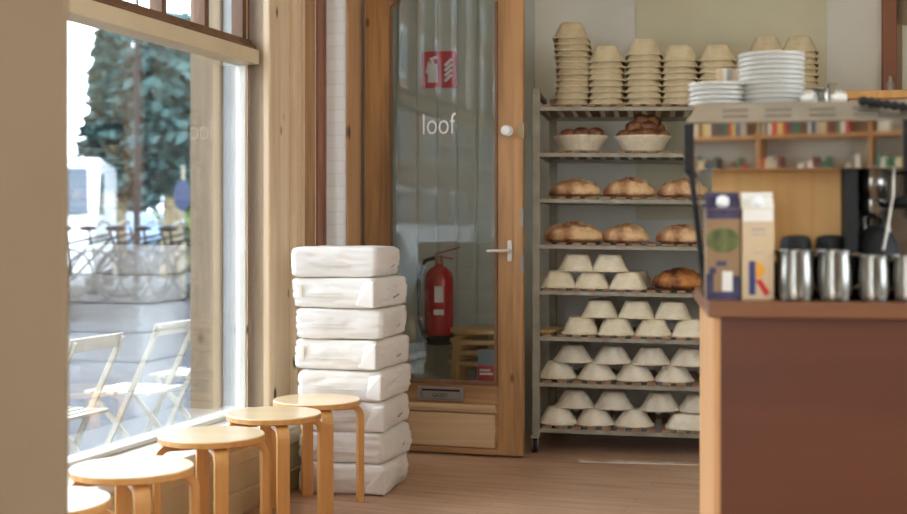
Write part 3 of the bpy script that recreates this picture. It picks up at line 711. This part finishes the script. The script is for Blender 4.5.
em = thing('espresso_machine', 'large steel espresso machine with plywood back panel on the counter', 'coffee machine', CO, CA)
xL = kx_at(684, m_y); xR = xL+.98
zt, zb = 1.403, 1.291
w = MB(); w.box(xL+.022, xR, m_y, m_y+.42, zb, zt); w.build('upper_housing', 'mirror', em, bevel=.002)
# slanted grille with slots on the upper front edge
w = MB(); P = [(xL+.002,m_y-.004,zt),(xR,m_y-.004,zt),(xR,m_y+.42,zt),(xL+.002,m_y+.42,zt),(xL+.03,m_y+.05,1.453),(xR-.02,m_y+.05,1.453),(xR-.02,m_y+.42,1.453),(xL+.03,m_y+.42,1.453)]
w.hexa(P); gr = w.build('cup_tray', 'brushed', em, bevel=.003)
w = MB()
for row, f in ((0,.62),(1,.3)):
    for j in range(9):
        x = xL+.09+j*.1; yy = m_y-.004+.054*f; z = zt+.050*f
        w = MB(); w.bar((x,yy-.0008,z),(x+.06,yy-.0008,z),.007,.003,up=(0,-.77,.64)); w.build('vent_slot', 'slotgrey', em)
w = MB(); w.box(xL,xL+.024,m_y-.006,m_y+.425,zb-.004,zt-.002); w.build('end_cap', 'black', em, bevel=.003)
xr2 = kx_at(903, m_y); w = MB(); w.box(xr2, xr2+.03, m_y-.006, m_y-.0005, zb-.004, zt+.0); w.build('end_cap', 'black', em)
w = MB(); w.bar((xL+.016,m_y+.01,zb),(kx_at(706,m_y+.01),m_y+.01,CT+.002),.014,.022); w.build('leg', 'black', em, bevel=.003)
w = MB(); w.bar((xL+.10,m_y+.39,zb),(xL+.14,m_y+.39,CT+.002),.014,.022); w.build('leg', 'black', em, bevel=.003)
w = MB(); w.bar((xL+.031,m_y+.006,zb),(kx_at(709.5,m_y+.006),m_y+.006,CT+.004),.004,.012); w.build('leg_trim', 'chrome', em)
xa, xb = kx_at(712,m_y+.03), kx_at(845,m_y+.03)
w = MB(); w.box(xa, xb, m_y+.13, m_y+.145, CT+.03, zb); w.build('plywood_panel', 'ply', em, bevel=.002)
w = MB(); w.box(xb, xb+.028, m_y+.02, m_y+.40, CT, zb); w.build('upright', 'black', em, bevel=.002)
w = MB(); w.box(xa, xb, m_y+.02, m_y+.4, CT+.004, CT+.085); w.box(xb+.028, xR, m_y+.02, m_y+.4, CT+.004, CT+.085); w.build('drip_tray', 'black', em, bevel=.004)
w = MB(); w.box(xa, xb, m_y+.2, m_y+.38, CT+.085, zb); w.box(xb+.03, xR-.02, m_y+.30, m_y+.38, CT+.085, zb); w.build('boiler_housing', 'chrome', em, bevel=.004)
for k_, px in enumerate((872, 935)):
    x = kx_at(px, m_y+.12)
    w = MB(); w.lathe([(.028,zb+.005),(.034,zb-.02),(.034,zb-.05),(.03,zb-.055),(.03,zb-.07),(.026,zb-.075)], 24, (x, m_y+.12, 0)); gh = w.build('group_head', 'chrome', em, True)
    w = MB(); w.lathe([(.033,zb-.072),(.033,zb-.09),(.026,zb-.11),(.01,zb-.115)][::-1], 24, (x, m_y+.12, 0)); w.build('portafilter', 'chrome', gh, True)
    w = MB(); w.tube([(x+.03,m_y+.10,zb-.085),(x+.06,m_y+.04,zb-.078),(x+.12,m_y+.0,zb-.072)], [.008,.014,.015], 12); w.build('portafilter_handle', 'black', gh, True)
x = kx_at(893, m_y+.06)
w = MB(); w.tube([(x,m_y+.05,zb),(x-.002,m_y+.045,zb-.06),(x-.018,m_y+.03,zb-.15),(x-.026,m_y+.025,zb-.19)], .0035, 8); w.build('steam_wand', 'brushed', em, True)
w = MB()
for px in (862,868,880,886):
    x = kx_at(px,m_y+.22); w.tube([(x,m_y+.22,zb),(x,m_y+.22,zb-.08),(x+.01,m_y+.2,CT+.09)], .006, 8)
w.build('pipework', 'chrome', em, True)
# black cups and dome on the drip tray
for (px, lab) in ((796,'upturned black cup behind the leftmost steel jug'),(831,'upturned black cup behind the second steel jug')):
    yl = m_y+.075; r = .037
    w = MB(); w.lathe([(r,0),(r,.03),(r*.97,.050),(r*.85,.060),(r*.5,.064),(.002,.065)], 32)
    o = w.build('black_cup','blackrubber',None,True); o.location = K(kx_at(px,yl), yl, CT+.0855); tag(o, lab, 'cup', 'upturned black cups behind the jugs')
w = MB(); r = .055; w.lathe([(r*math.cos(a), .09*math.sin(a)) for a in [i*PI/16 for i in range(8)]]+[(.002,.09)], 36)
o = w.build('black_dome','blackrubber',None,True); yl = m_y+.09; o.location = K(kx_at(876,yl), yl, CT+.0855); tag(o, 'wide black dome below the portafilter behind the jugs', 'dome')
# milk pitchers
CO, KX, KY, CA = C_FRAME
def pitcher():
    root = thing('milk_pitcher', 'x', 'jug', (0,0,0), 0, 'steel milk jugs on the counter')
    w = MB(); w.lathe([(.036,0),(.0415,.003),(.043,.02),(.0425,.07),(.040,.10),(.041,.115),(.0395,.115),(.0385,.10),(.041,.07),(.041,.02),(.03,.006)], 36); 
    for v in w.bm.verts:
        if v.co.z > .09 and v.co.x < -.02: f = (v.co.z-.09)/.025; v.co.x -= .010*f*max(0, 1-abs(v.co.y)/.02)
    w.build('jug_body', 'chrome', root, True)
    w = MB(); pts = [(.036,0,.103),(.05,0,.108),(.062,0,.10),(.066,0,.08),(.064,0,.055),(.056,0,.035),(.041,0,.028)]
    w.tube(pts, .0042, 8); w.build('handle', 'chrome', root, True)
    return root
pj = pitcher()
for i, (px, lab) in enumerate(((796,'steel milk jug with handle, leftmost and next to the cream carton'),(834,'steel milk jug with handle, second from the left on the counter'),(873,'smaller looking steel milk jug, third from the left on the counter'),(908,'steel milk jug cut by the right edge of the photo'))):
    o = pj if i == 0 else copy_tree(pj); yl = .06; o.location = K(kx_at(px, yl), yl, CT+.0005); o.rotation_euler = (0,0,CA-.25); o['label'] = lab
    if i >= 2: o.scale = (.9,.9,.9)
# cartons
def carton(px0, px1, lab, kind):
    yl = .05; xa = kx_at(px0, yl); xb = kx_at(px1, yl); wd = xb-xa; h = .212; zt_ = .246; d = .07
    root = thing('milk_carton', lab, 'carton', K(xa, yl, CT+.0005), CA, 'drink cartons on the counter')
    body = 'cartontan' if kind == 0 else 'cartoncream'
    w = MB(); w.box(0,wd,0,d,0,h); w.build('carton_body', body, root, bevel=.0015)
    w = MB(); w.hexa([(0,0,h),(wd,0,h),(wd,d,h),(0,d,h),(0,d*.45,zt_-.008),(wd,d*.45,zt_-.008),(wd,d*.55,zt_-.008),(0,d*.55,zt_-.008)]); w.box(0,wd,d*.47,d*.53,zt_-.008,zt_+.004); w.build('gable_top', 'cartonblue' if kind == 0 else 'sill', root)
    w = MB(); w.lathe([(.0145,0),(.0145,.012),(.012,.014)], 24); cp = w.build('screw_cap', 'white', root, True); cp.location = (wd*.5, d*.20, h+.012); cp.rotation_euler = (math.radians(46),0,0)
    e = -.0012
    if kind == 0:
        w = MB(); w.box(0,wd,e,0,.188,h-.002); w.build('blue_band', 'cartonblue', root); w = MB(); w.box(0,wd,e,0,.0,.018)
        w.box(0, wd*.22, e, 0, .018,.06); w.box(wd*.75, wd, e, 0, .018,.055); w.box(wd*.1,wd*.3,e,0,.06,.075); w.build('blue_print', 'cartonblue', root)
        w = MB(); w.loft([[(wd*.5+wd*.49*math.cos(a), y, .138+.029*math.sin(a)) for a in [i*2*PI/32 for i in range(32)]] for y in (e-.0003, 0)]); w.build('oval_label', 'oval', root)
        w = MB(); w.box(wd*.48,wd*.78,e-.0006,0,.02,.066); w.build('glass_picture', 'sill', root)
        w = MB(); w.box(wd*.3,wd*.6,e,0,.078,.09); w.build('small_print', 'cartonblue', root)
    else:
        w = MB(); w.box(wd*.03,wd*.97,e,0,.182,h-.002); w.build('white_band', 'sill', root)
        # the letter R: blue upright, orange bowl, red leg
        w = MB(); w.box(wd*.22,wd*.42,e-.0004,0,.012,.09); w.build('letter_stem', 'blue', root)
        w = MB(); w.loft([[(wd*.42+wd*.30*math.cos(a)*1, y, .069+.019*math.sin(a)) for a in [-PI/2+i*PI/12 for i in range(13)]] for y in (e-.0004, 0)]); w.build('letter_bowl', 'orange', root)
        w = MB(); w.hexa([(wd*.42,e-.0004,.046),(wd*.60,e-.0004,.048),(wd*.60,0,.048),(wd*.42,0,.046),(wd*.72,e-.0004,.010),(wd*.88,e-.0004,.016),(wd*.88,0,.016),(wd*.72,0,.010)]); w.build('letter_leg', 'red', root)
        for q in ((.3,.72,.160,.166),(.3,.72,.150,.153),(.36,.66,.108,.110)): w = MB(); w.box(wd*q[0],wd*q[1],e,0,q[2],q[3]); w.build('small_print', 'ink', root)
carton(706,740,'tan and dark blue milk carton with green oval, left of the cream carton',0)
carton(742,774,'cream drink carton with white cap and a coloured letter R',1)
# plates on machine
CO, KX, KY, CA = M_FRAME
def plate_mesh(r):
    w = MB(); w.lathe([(r*.55,0),(r*.6,.001),(r*.90,.0045),(r*.985,.0075),(r,.0085),(r,.0105),(r*.985,.0112),(r*.9,.0085),(r*.55,.004)], 40); return w.mesh('plate', M['china'], True)
pm = plate_mesh(.081); ps = plate_mesh(.073)
TZ = 1.453
def kt(px, yl): return kx_at(px, yl)
for k in range(11):
    p = K(kt(771.5, m_y+.17)+random.uniform(-.001,.001), m_y+.17, TZ+.0005+k*.0118); o = bpy.data.objects.new('side_plate', pm); C.objects.link(o); o.location = p
    tag(o, 'white china plate, %s in the tall plate stack on the machine' % ('topmost' if k == 10 else ORD[10-k]+' from the top'), 'plate', 'tall stack of white plates')
for k in range(5):
    p = K(kt(718, m_y+.16)+random.uniform(-.001,.001), m_y+.16, TZ+.0005+k*.0118); o = bpy.data.objects.new('saucer', ps); C.objects.link(o); o.location = p
    tag(o, 'white saucer, %s in the low stack left on the machine' % ('topmost' if k == 4 else ORD[4-k]+' from the top'), 'plate', 'low stack of white saucers')
hold = thing('sachet_holder', 'small white cup behind the low saucer stack', 'cup', K(kt(727, m_y+.28), m_y+.28, TZ+.001)); hold['label'] = 'small white cup of upright sachets behind the low saucers'
w = MB(); w.lathe([(.024,0),(.03,.004),(.036,.06),(.034,.06),(.028,.006)], 28); w.build('cup_body', 'china', hold, True)
w = MB(); w.tube([(.034,0,.05),(.052,0,.045),(.05,0,.02),(.031,0,.015)], .004, 8); w.build('handle', 'china', hold, True)
for i, (dx, dy, rot) in enumerate(((-.018,0,-.08),(-.006,.004,.02),(.006,-.004,.05),(.018,.003,.12))):
    w = MB(); w.box(-.008,.008,-.0015,.0015,0,.105); o = w.build('sugar_sachet', ('cartoncream','sill','facade','cartoncream')[i], bevel=.0008); o.location = K(kt(727,m_y+.28)+dx*.8, m_y+.28+dy, TZ+.008); o.rotation_euler = (0, rot*.6, CA)
    tag(o, 'slim paper sachet, %s in the cup on the machine' % ('leftmost','second from left','third from left','rightmost')[i], 'sachet', 'paper sachets in the cup')
lc = thing('espresso_cup', 'white cup lying on its side right of the tall plates', 'cup', K(kt(838, m_y+.12), m_y+.12, TZ+.0265), 0, 'cups lying on the machine'); lc.rotation_euler = (0, PI/2, CA+.2); lc.scale = (.5,.5,.6); lc.location.z = TZ+.0135
w = MB(); w.lathe([(.014,-.03),(.018,-.027),(.025,.0),(.026,.03),(.024,.03),(.022,.0),(.012,-.022)], 28); w.build('cup_body', 'china', lc, True)
w = MB(); w.tube([(-.024,0,.02),(-.038,0,.015),(-.036,0,-.008),(-.022,0,-.01)], .0035, 8); w.build('handle', 'china', lc, True)
lc2 = copy_tree(lc); lc2.location = K(kt(808, m_y+.10), m_y+.10, TZ+.0135); lc2.rotation_euler = (0, PI/2, CA-.5); lc2['label'] = 'white cup lying close to the foot of the tall plate stack'
w = MB(); w.lathe([(.02,0),(.022,.004),(.017,.03),(.022,.045),(.006,.05)], 20); o = w.build('spoon_rest', 'chrome', None, True); o.location = K(kt(822,m_y+.2),m_y+.2,TZ+.001); tag(o,'small steel shaker behind the lying cups','shaker')
# beaded black cord hanging over tray edge
w = MB(); 
for i in range(11):
    f = i/10; x = kx_at(862,m_y+.05)+f*.17; w.ball((x, m_y+.022-.04*f, 1.449-.034*f), .012, 2)
w.tube([(kx_at(862,m_y+.05)+f*.17, m_y+.022-.04*f, 1.449-.034*f) for f in (0,.5,1)], .004, 6)
o = w.build('beaded_cord', 'black', None, True); o.location = CO; o.rotation_euler = (0,0,CA); tag(o,'black beaded cord lying on the right edge of the cup tray','cord')

# wood ledge behind (orange wood shelf) at right
x0 = bx_at(846,-.6); lg = thing('wooden_sideboard', 'orange brown wooden sideboard at the right behind the coffee machine', 'sideboard', B(x0,-.6), math.radians(-9))
w = MB(); w.box(0,1.1,-.0,.42,1.80,1.84); w.build('top_board', 'ply', lg, bevel=.004)
w = MB(); w.box(.02,1.08,.02,.4,0,1.80); w.build('carcass', 'counter_side', lg)
w = MB(); 
for j in range(2): w.box(.03+j*.525,.54+j*.525,-.0,.02,.08,1.78)
w.build('door', 'counter_side', lg, bevel=.004)
w = MB(); w.lathe([(.02,0),(.022,.01),(.022,.05),(.01,.07),(.01,.09)], 16); o = w.build('glass_bottle','metalgrey',None,True); o.location = B(x0+.25,-.4,1.841); tag(o,'small grey bottle standing on the orange wooden sideboard','bottle')

# ------------------------------------------------------------------ bookshelf behind the camera, seen mirrored in the machine
bs = thing('bookcase', 'orange wood bookcase reflected in the coffee machine', 'bookcase', (-1.55,-4.2,0), 0)
for j, z in enumerate((.1,.5,.9,1.46,1.87,2.27)):
    w = MB(); w.box(0,2.6,-.3,0,z,z+.025); w.build('shelf', 'counter_side', bs, bevel=.002)
for x in (0,.86,1.72,2.58):
    w = MB(); w.box(x,x+.025,-.3,0,0,2.35); w.build('upright', 'counter_side', bs, bevel=.002)
w = MB(); w.box(0,2.6,-.32,-.3,0,2.35); w.build('back_panel', 'wall', bs)
bcol = [(200,60,50),(230,225,210),(60,120,90),(210,190,150),(120,60,50),(236,232,222),(60,80,120),(190,180,160),(225,200,120),(90,90,90)]
bmats = [flat_mat('book_cover_%d' % i, c, .5) for i, c in enumerate(bcol)]
rb = random.Random(5)
for si, (zz, nm) in enumerate(((1.485,'lower'),(1.895,'upper'))):
    x = .03; k = 0
    while x < 2.5 and k < 46:
        wd = rb.uniform(.018,.045); h = rb.uniform(.17,.26)
        if any(abs(x-q) < .06 for q in (.82,1.68)): x += .09
        w = MB(); w.box(0,wd,-.17,0,0,h); o = w.build('book', bmats[rb.randrange(10)], None, bevel=.001)
        o.location = (-1.55+x, -4.21, zz+.001); tag(o, 'book on the %s book shelf mirrored in the coffee machine' % nm, 'book', 'books on the %s shelf of the bookcase' % nm)
        x += wd+.003+(.12 if rb.random() < .1 else 0); k += 1

# ------------------------------------------------------------------ exterior
def wbox(mb, t0, t1, s0, s1, z0, z1): return mb.box(t0, t1, s0, s1, z0, z1, WM)
w = MB(); wbox(w, -80, 70, -3.4, -.24, -.35, -.2); wbox(w,-80,70,-3.5,-3.4,-.35,-.21); struct(w.build('pavement','paver'),'pale paved sidewalk outside the window')
w = MB(); wbox(w, 2.95, 3.4, -.12, 0, -.35, 0); wbox(w, t3, ja, -.3, .0, -.3, -.01); struct(w.build('threshold','sill'),'stone threshold of the doorway')
w = MB(); wbox(w, -80, 120, -9.5, -3.5, -.4, -.24); struct(w.build('road','asphalt'),'grey street outside')
w = MB(); w.hexa([W(-80,-60,.0),W(120,-60,.0),W(120,-9.5,-.4),W(-80,-9.5,-.4),W(-80,-60,.25),W(120,-60,.25),W(120,-9.5,.1),W(-80,-9.5,.1)]); struct(w.build('far_pavement','paver'),'raised pavement across the street')
# folding chairs
def folding_chair(root):
    # local: +x = away from window side? built so that back leans toward +y (window side)
    for sx in (-.2, .2):
        w = MB(); w.bar((sx,-.18,0),(sx,.22,.82),.03,.018,up=(1,0,0)); w.build('back_post','weathered',root,bevel=.003)
        w = MB(); w.bar((sx*.86,.20,0),(sx*.86,-.22,.45),.03,.018,up=(1,0,0)); w.build('leg','weathered',root,bevel=.003)
    w = MB(); w.bar((-.22,.2,.80),(.22,.2,.80),.016,.07,up=(0,.3,1)); w.build('top_rail','weathered',root,bevel=.004)
    w = MB()
    for j in range(6): w.box(-.2,.2,-.25+j*.07,-.25+j*.07+.05,.44,.456)
    w.build('seat','weathered',root,bevel=.002)
    w = MB(); w.bar((-.17,.17,.06),(.17,.17,.06),.02,.02); w.bar((-.2,-.12,.12),(.2,-.12,.12),.02,.02); w.build('stretcher','weathered',root)
UA = math.atan2(U.y, U.x)
fc = thing('folding_chair','pale slatted folding chair outside, nearest of three behind the glass','chair',W(1.0-.0,-.82,-.2),UA+PI,'slatted folding chairs on the pavement'); folding_chair(fc)
fc.rotation_euler = (0,0,UA)
cl_ = ['pale slatted folding chair outside, nearest of three behind the glass','pale slatted folding chair outside, middle of three behind the glass','pale slatted folding chair outside, furthest right of three behind the glass']
# local x along facade, local +y must point to window (+s = NI): rotating x onto U makes y = (-U.y,U.x) = -NI, so rotate by UA+pi
cpos = [(1.35,-1.10),(2.30,-1.22),(3.10,-1.30)]
for i, (t, s) in enumerate(cpos):
    o = fc if i == 0 else copy_tree(fc); p = W(t, s, -.2); o.location = p; o.rotation_euler = (0,0,UA+PI); o['label'] = cl_[i]
# trees
def leaf_cloud(root, blobs, n, mat, size, rnd):
    verts = []; faces = []
    for i in range(n):
        c, r, sc = blobs[rnd.randrange(len(blobs))]
        d = Vector((rnd.gauss(0,1),rnd.gauss(0,1),rnd.gauss(0,1))).normalized()*r*(rnd.random()**.4)
        p = Vector(c)+Vector((d.x,d.y,d.z*sc)); a = Vector((rnd.gauss(0,1),rnd.gauss(0,1),rnd.gauss(0,.6))).normalized()*size*rnd.uniform(.6,1.4); b = a.cross(Vector((rnd.gauss(0,1),rnd.gauss(0,1),rnd.gauss(0,1)))).normalized()*size*.6
        k = len(verts); verts += [p-a, p-b, p+a, p+b]; faces.append((k,k+1,k+2,k+3))
    me = bpy.data.meshes.new('foliage'); me.from_pydata(verts, [], faces); me.materials.append(M[mat]); o = bpy.data.objects.new('foliage', me); C.objects.link(o); o.parent = root
    return o
def tree(pos, label, h, r, z0, mat, seed, n=7000, trunk=.25, conifer=True):
    root = thing('street_tree', label, 'tree', pos, 0, 'trees across the street'); rnd = random.Random(seed)
    w = MB(); w.tube([(0,0,0),(.05,.02,h*.4),(0,0,h*.9)], [trunk,trunk*.8,trunk*.25], 10)
    for j in range(10):
        a = rnd.random()*6.28; zz = z0+(h-z0)*rnd.random()*.7; w.tube([(0,0,zz),(math.cos(a)*r*.7,math.sin(a)*r*.7,zz+r*.3)], [trunk*.25,.02], 6)
    w.build('trunk','bark',root,True)
    blobs = []
    for j in range(26):
        f = j/25; zz = z0+(h-z0)*f; rr = r*(1-f*.75) if conifer else r*math.sin(.5+f*2.2)
        for q in range(2):
            a = rnd.random()*6.28; blobs.append(((math.cos(a)*rr*.55,math.sin(a)*rr*.55,zz), rr*.62+.2, .7))
    leaf_cloud(root, blobs, n, mat, .16+r*.02, rnd)
def gpos(px, Y): return Vector(((px-CX)/F*Y, Y, .05))
tree(gpos(116,30),'tall blue green conifer left of centre in the window view',6.0,.74,2.1,'leaf',1,4200)
tree(gpos(172,26),'broad blue green tree in the middle of the window view',5.2,.88,2.0,'leaf',2,4200,conifer=False)
tree(gpos(140,42),'dark conifer far behind the two near street trees',4.8,.9,1.9,'leaf',3,1800)
tree(gpos(196,44),'tall feathery conifer near the right edge of the window view',7.0,.8,2.6,'leaf',4,1800)
tree(gpos(214,31),'yellow green shrub beyond the parked bicycles',1.9,1.1,.3,'leaf2',5,3500,trunk=.06,conifer=False)
tree(gpos(10,52),'distant street tree hidden mostly by the beige wall edge',7.5,2.2,2,'leaf',6,5000)
tree(gpos(100,60),'low yellow green tree far down the street',3.5,1.8,.8,'leaf2',8,3000,trunk=.1,conifer=False)
# buildings across the street (rectangular blocks with windows), reflected in the door glass too
def building(label, t0, t1, s0, s1, h, mat, cols, rows, grp='buildings across the street'):
    root = thing('building', label, 'building', W(0,0,0), 0, grp); root.location = (0,0,0)
    w = MB(); wbox(w, t0, t1, s1, s0, 0, h); w.build('facade', mat, root)
    dw = (t1-t0)/cols; dh = (h-.8)/rows
    for i in range(cols):
        for j in range(rows):
            a = t0+dw*(i+.25); b = t0+dw*(i+.75); z = .9+dh*j; 
            w = MB(); wbox(w, a-.08, b+.08, s0-.0, s0+.06, z-.08, z+dh*.62); fr = w.build('window_frame','white',root)
            w = MB(); mid = (a+b)/2; wbox(w, a, mid-.04, s0+.06, s0+.07, z, z+dh*.55); wbox(w, mid+.04, b, s0+.06, s0+.07, z, z+dh*.55); w.build('window_glass','darkglass',fr)
    w = MB(); wbox(w, t0-.1, t1+.1, s1-.1, s0+.25, h, h+.25); w.build('roof_edge','white',root)
building('pale plastered building across the street with white windows', -66, -44, -11, -18, 12, 'facade', 7, 4)
building('brown brick building across the street with white windows', -43.5, -24, -11, -18, 11, 'facade2', 6, 4)
building('long pale building far down the street', 62, 95, -26, -34, 7.5, 'facade', 8, 2)
# vehicles
def car(root, paint, van=False):
    if not van: prof = [(-2.1,.25),(-2.1,.6),(-1.9,.85),(-1.1,.92),(-.6,1.38),(.7,1.42),(1.35,.98),(2.0,.9),(2.15,.6),(2.15,.25)]
    else: prof = [(-2.4,.3),(-2.4,2.0),(-2.2,2.15),(1.0,2.15),(1.4,2.05),(1.95,1.2),(2.5,1.05),(2.6,.7),(2.6,.3)]
    wd = .85 if not van else .98
    w = MB(); w.prism(prof, -wd, wd); w.build('car_body', paint, root, bevel=.05)
    w = MB()
    if not van:
        for s_ in (-1,1):
            for poly in ([(-.95,.95),(-.55,1.32),(.0,1.35),(.0,.95)],[(.06,.95),(.06,1.35),(.66,1.36),(1.15,.98)]): w.prism(poly, s_*wd-.01*(s_>0)-.0, s_*wd+.012 if s_>0 else s_*wd-.012)
    else:
        for s_ in (-1,1): w.prism([(.7,1.25),(.7,1.9),(1.25,1.9),(1.7,1.25)], s_*wd, s_*(wd+.012))
        w.hexa([(1.5,-.8,1.95),(1.98,-.85,1.25),(1.98,.85,1.25),(1.5,.8,1.95),(1.53,-.8,1.97),(2.01,-.85,1.27),(2.01,.85,1.27),(1.53,.8,1.97)])
    w.build('side_windows','darkglass',root)
    for x in ((-1.35,1.4) if not van else (-1.5,1.7)):
        for s_ in (-1,1):
            w = MB(); w.tube([(x,s_*(wd-.18),.32),(x,s_*(wd+.01),.32)], .32, 24); wh = w.build('wheel','blackrubber',root,bevel=.02)
            w = MB(); w.tube([(x,s_*(wd+.0),.32),(x,s_*(wd+.022),.32)], .2, 16); w.build('hubcap','metalgrey',wh)
v = thing('white_van','white van parked at the left of the window view','van', gpos(46,21)+Vector((0,0,.07)), UA-PI*.0,None); car(v,'carwhite',True); v.rotation_euler=(0,0,UA+PI+.5)
sv = thing('parked_car','pale blue car far off behind the bicycles','car', gpos(148,34)+Vector((0,0,.12)), 1.9,'cars parked on the street'); car(sv,'carblue')
for i, (t, s, pt, lab) in enumerate(((-5.0,-4.6,'carsilver','silver car parked outside, reflected in the door glass'),(-11.0,-4.8,'carwhite','white car parked outside, reflected in the door glass'))):
    c_ = thing('parked_car', lab, 'car', W(t-3.5,s,-.24), UA, 'cars parked on the street'); car(c_, pt)
# bicycles
def bicycle(root, rnd):
    for x in (-.52,.52):
        w = MB(); w.tube([(x+.34*math.cos(a),0,.35+.34*math.sin(a)) for a in [i*2*PI/28 for i in range(28)]], .018, 8, closed=True); wh = w.build('wheel','blackrubber',root,True)
        w = MB()
        for i in range(10): a = i*PI/5; w.tube([(x,0,.35),(x+.33*math.cos(a),0,.35+.33*math.sin(a))], .003, 4)
        w.build('spokes','chrome',wh)
    w = MB()
    for a, b in (((-.52,0,.35),(-.12,0,.32)),((-.52,0,.35),(-.2,0,.8)),((-.12,0,.32),(-.22,0,.95)),((-.12,0,.32),(.36,0,.85)),((-.19,0,.78),(.34,0,.9)),((.52,0,.35),(.33,0,1.0))): w.tube([a,b], .018, 8)
    w.build('frame','black',root,True)
    w = MB(); w.tube([(.2,-.3,1.03),(.30,-.22,1.08),(.33,0,1.03),(.30,.22,1.08),(.2,.3,1.03)], .015, 8); w.build('handlebar','chrome',root,True)
    w = MB(); w.ball((-.24,0,.98),.12,2,(1.1,.6,.35)); w.build('saddle','black',root,True)
bl = ['leftmost bicycle parked across the street, low beside the van','second parked bicycle from the left in the window view','third parked bicycle from the left in the window view','fourth parked bicycle from the left in the window view','rightmost parked bicycle in the window view']
rb2 = random.Random(4); b0 = None
for i, (px, Y, a) in enumerate(((82,16.2,.3),(106,17.6,.1),(134,16.6,.35),(160,17.9,.15),(186,17.0,.4))):
    if b0 is None: b0 = thing('bicycle', bl[0], 'bicycle', (0,0,0), 0, 'parked bicycles'); bicycle(b0, rb2); o = b0
    else: o = copy_tree(b0)
    p = gpos(px, Y); p.z = .17; o.location = p; o.rotation_euler = (.05,0,a); o['label'] = bl[i]
# sign on post, lamp post
M['signblue'] = flat_mat('grey_blue_sign', (52,62,92), .5)
sp = thing('road_sign','dark blue oval road sign on a post at the right of the window view','sign', gpos(183,20)); 
w = MB(); w.tube([(0,0,0),(0,0,2.1)], .03, 8); w.build('post','steel',sp,True)
w = MB(); w.loft([[(.13*math.cos(a), y, 1.62+.25*math.sin(a)) for a in [i*2*PI/28 for i in range(28)]] for y in (-.06,-.035)]); w.build('sign_plate','signblue',sp)
for i, px in enumerate((137,)):
    lp = thing('lamp_post','thin dark lamp post in the middle of the window view','lamp post', gpos(px,22)); w = MB(); w.tube([(0,0,0),(0,0,3.0),(0,0,5.5)], [.07,.05,.04], 8); w.build('pole','black',lp,True); w = MB(); w.ball((0,0,5.6),.2,2); w.build('lamp_head','white',lp,True)

# ------------------------------------------------------------------ light
wd = bpy.data.worlds.new('World'); bpy.context.scene.world = wd; wd.use_nodes = True
N = wd.node_tree.nodes; L = wd.node_tree.links; bg = N['Background']
tc = N.new('ShaderNodeTexCoord'); nz = N.new('ShaderNodeTexNoise'); nz.inputs['Scale'].default_value = 2.5; nz.inputs['Detail'].default_value = 3
rp = N.new('ShaderNodeValToRGB'); rp.color_ramp.elements[0].color = (.66,.80,1,1); rp.color_ramp.elements[1].color = (.85,.93,1,1); rp.color_ramp.elements[0].position = .35; rp.color_ramp.elements[1].position = .65
L.new(tc.outputs['Generated'], nz.inputs['Vector']); L.new(nz.outputs['Fac'], rp.inputs['Fac']); L.new(rp.outputs['Color'], bg.inputs['Color'])
bg.inputs['Strength'].default_value = 7.5
def area(name, loc, rot, sx, sy, power, col, portal=False):
    l = bpy.data.lights.new(name, 'AREA'); l.shape = 'RECTANGLE'; l.size = sx; l.size_y = sy; l.energy = power; l.color = col
    if portal: l.cycles.is_portal = True
    o = bpy.data.objects.new(name, l); C.objects.link(o); o.location = loc; o.rotation_euler = rot; return o
_q = Matrix((( U.x, 0, NI.x), (U.y, 0, NI.y), (0, 1, 0))).to_euler()
def portal(t, z, s, lt, lz):
    # portal area lights only guide daylight sampling; local -Z must look into the room
    zax = -NI; xax = U; yax = zax.cross(xax); mt = Matrix((xax, yax, zax)).transposed()
    area('daylight_portal', W(t, s, z), mt.to_euler(), lt, lz, 1, (1,1,1), True)
portal((T0+T1)/2, 1.63, SG+.11, T1-T0, 2.55); portal(2.0, 1.5, .0, .25, 3.0); portal(-6.05, 1.5, 0, 2.3, 2.2)
# warm fill lamps, added out of view to supplement the window light
for i, (x, y) in enumerate(((1.6,1.2),(1.4,4.9),(.2,3.2),(-.3,-2.6))):
    lt = thing('fill_lamp', 'unseen warm fill lamp added under the ceiling', 'lamp', (x,y,2.75), 0, 'added fill lamps')
    w = MB(); w.ball((0,0,0),.09,3); w.build('lamp_globe','lamp',lt,True)
    w = MB(); w.tube([(0,0,.09),(0,0,.36)], .006, 6); w.build('cord','black',lt)
    pl = bpy.data.lights.new('fill_light','POINT'); pl.energy = (4,6,4,10)[i]; pl.color = (1,.80,.58); pl.shadow_soft_size = .1
    o = bpy.data.objects.new('fill_light', pl); C.objects.link(o); o.location = (x,y,2.62)

# ------------------------------------------------------------------ camera
cam = bpy.data.cameras.new('Camera'); co = bpy.data.objects.new('Camera', cam); C.objects.link(co)
co.location = (0,0,CAMZ); co.rotation_euler = (PI/2,0,0); cam.sensor_width = 36; cam.lens = F/907*36
cam.shift_y = -(257-HZ)/907.0
cam.dof.use_dof = True; cam.dof.focus_distance = 5.2; cam.dof.aperture_fstop = 2.1
cam.clip_start = .05; cam.clip_end = 300
sc = bpy.context.scene; sc.camera = co
sc.view_settings.view_transform = 'Standard'; sc.view_settings.look = 'None'; sc.view_settings.gamma = 1; sc.view_settings.use_curve_mapping = False
sc.view_settings.exposure = 0.25
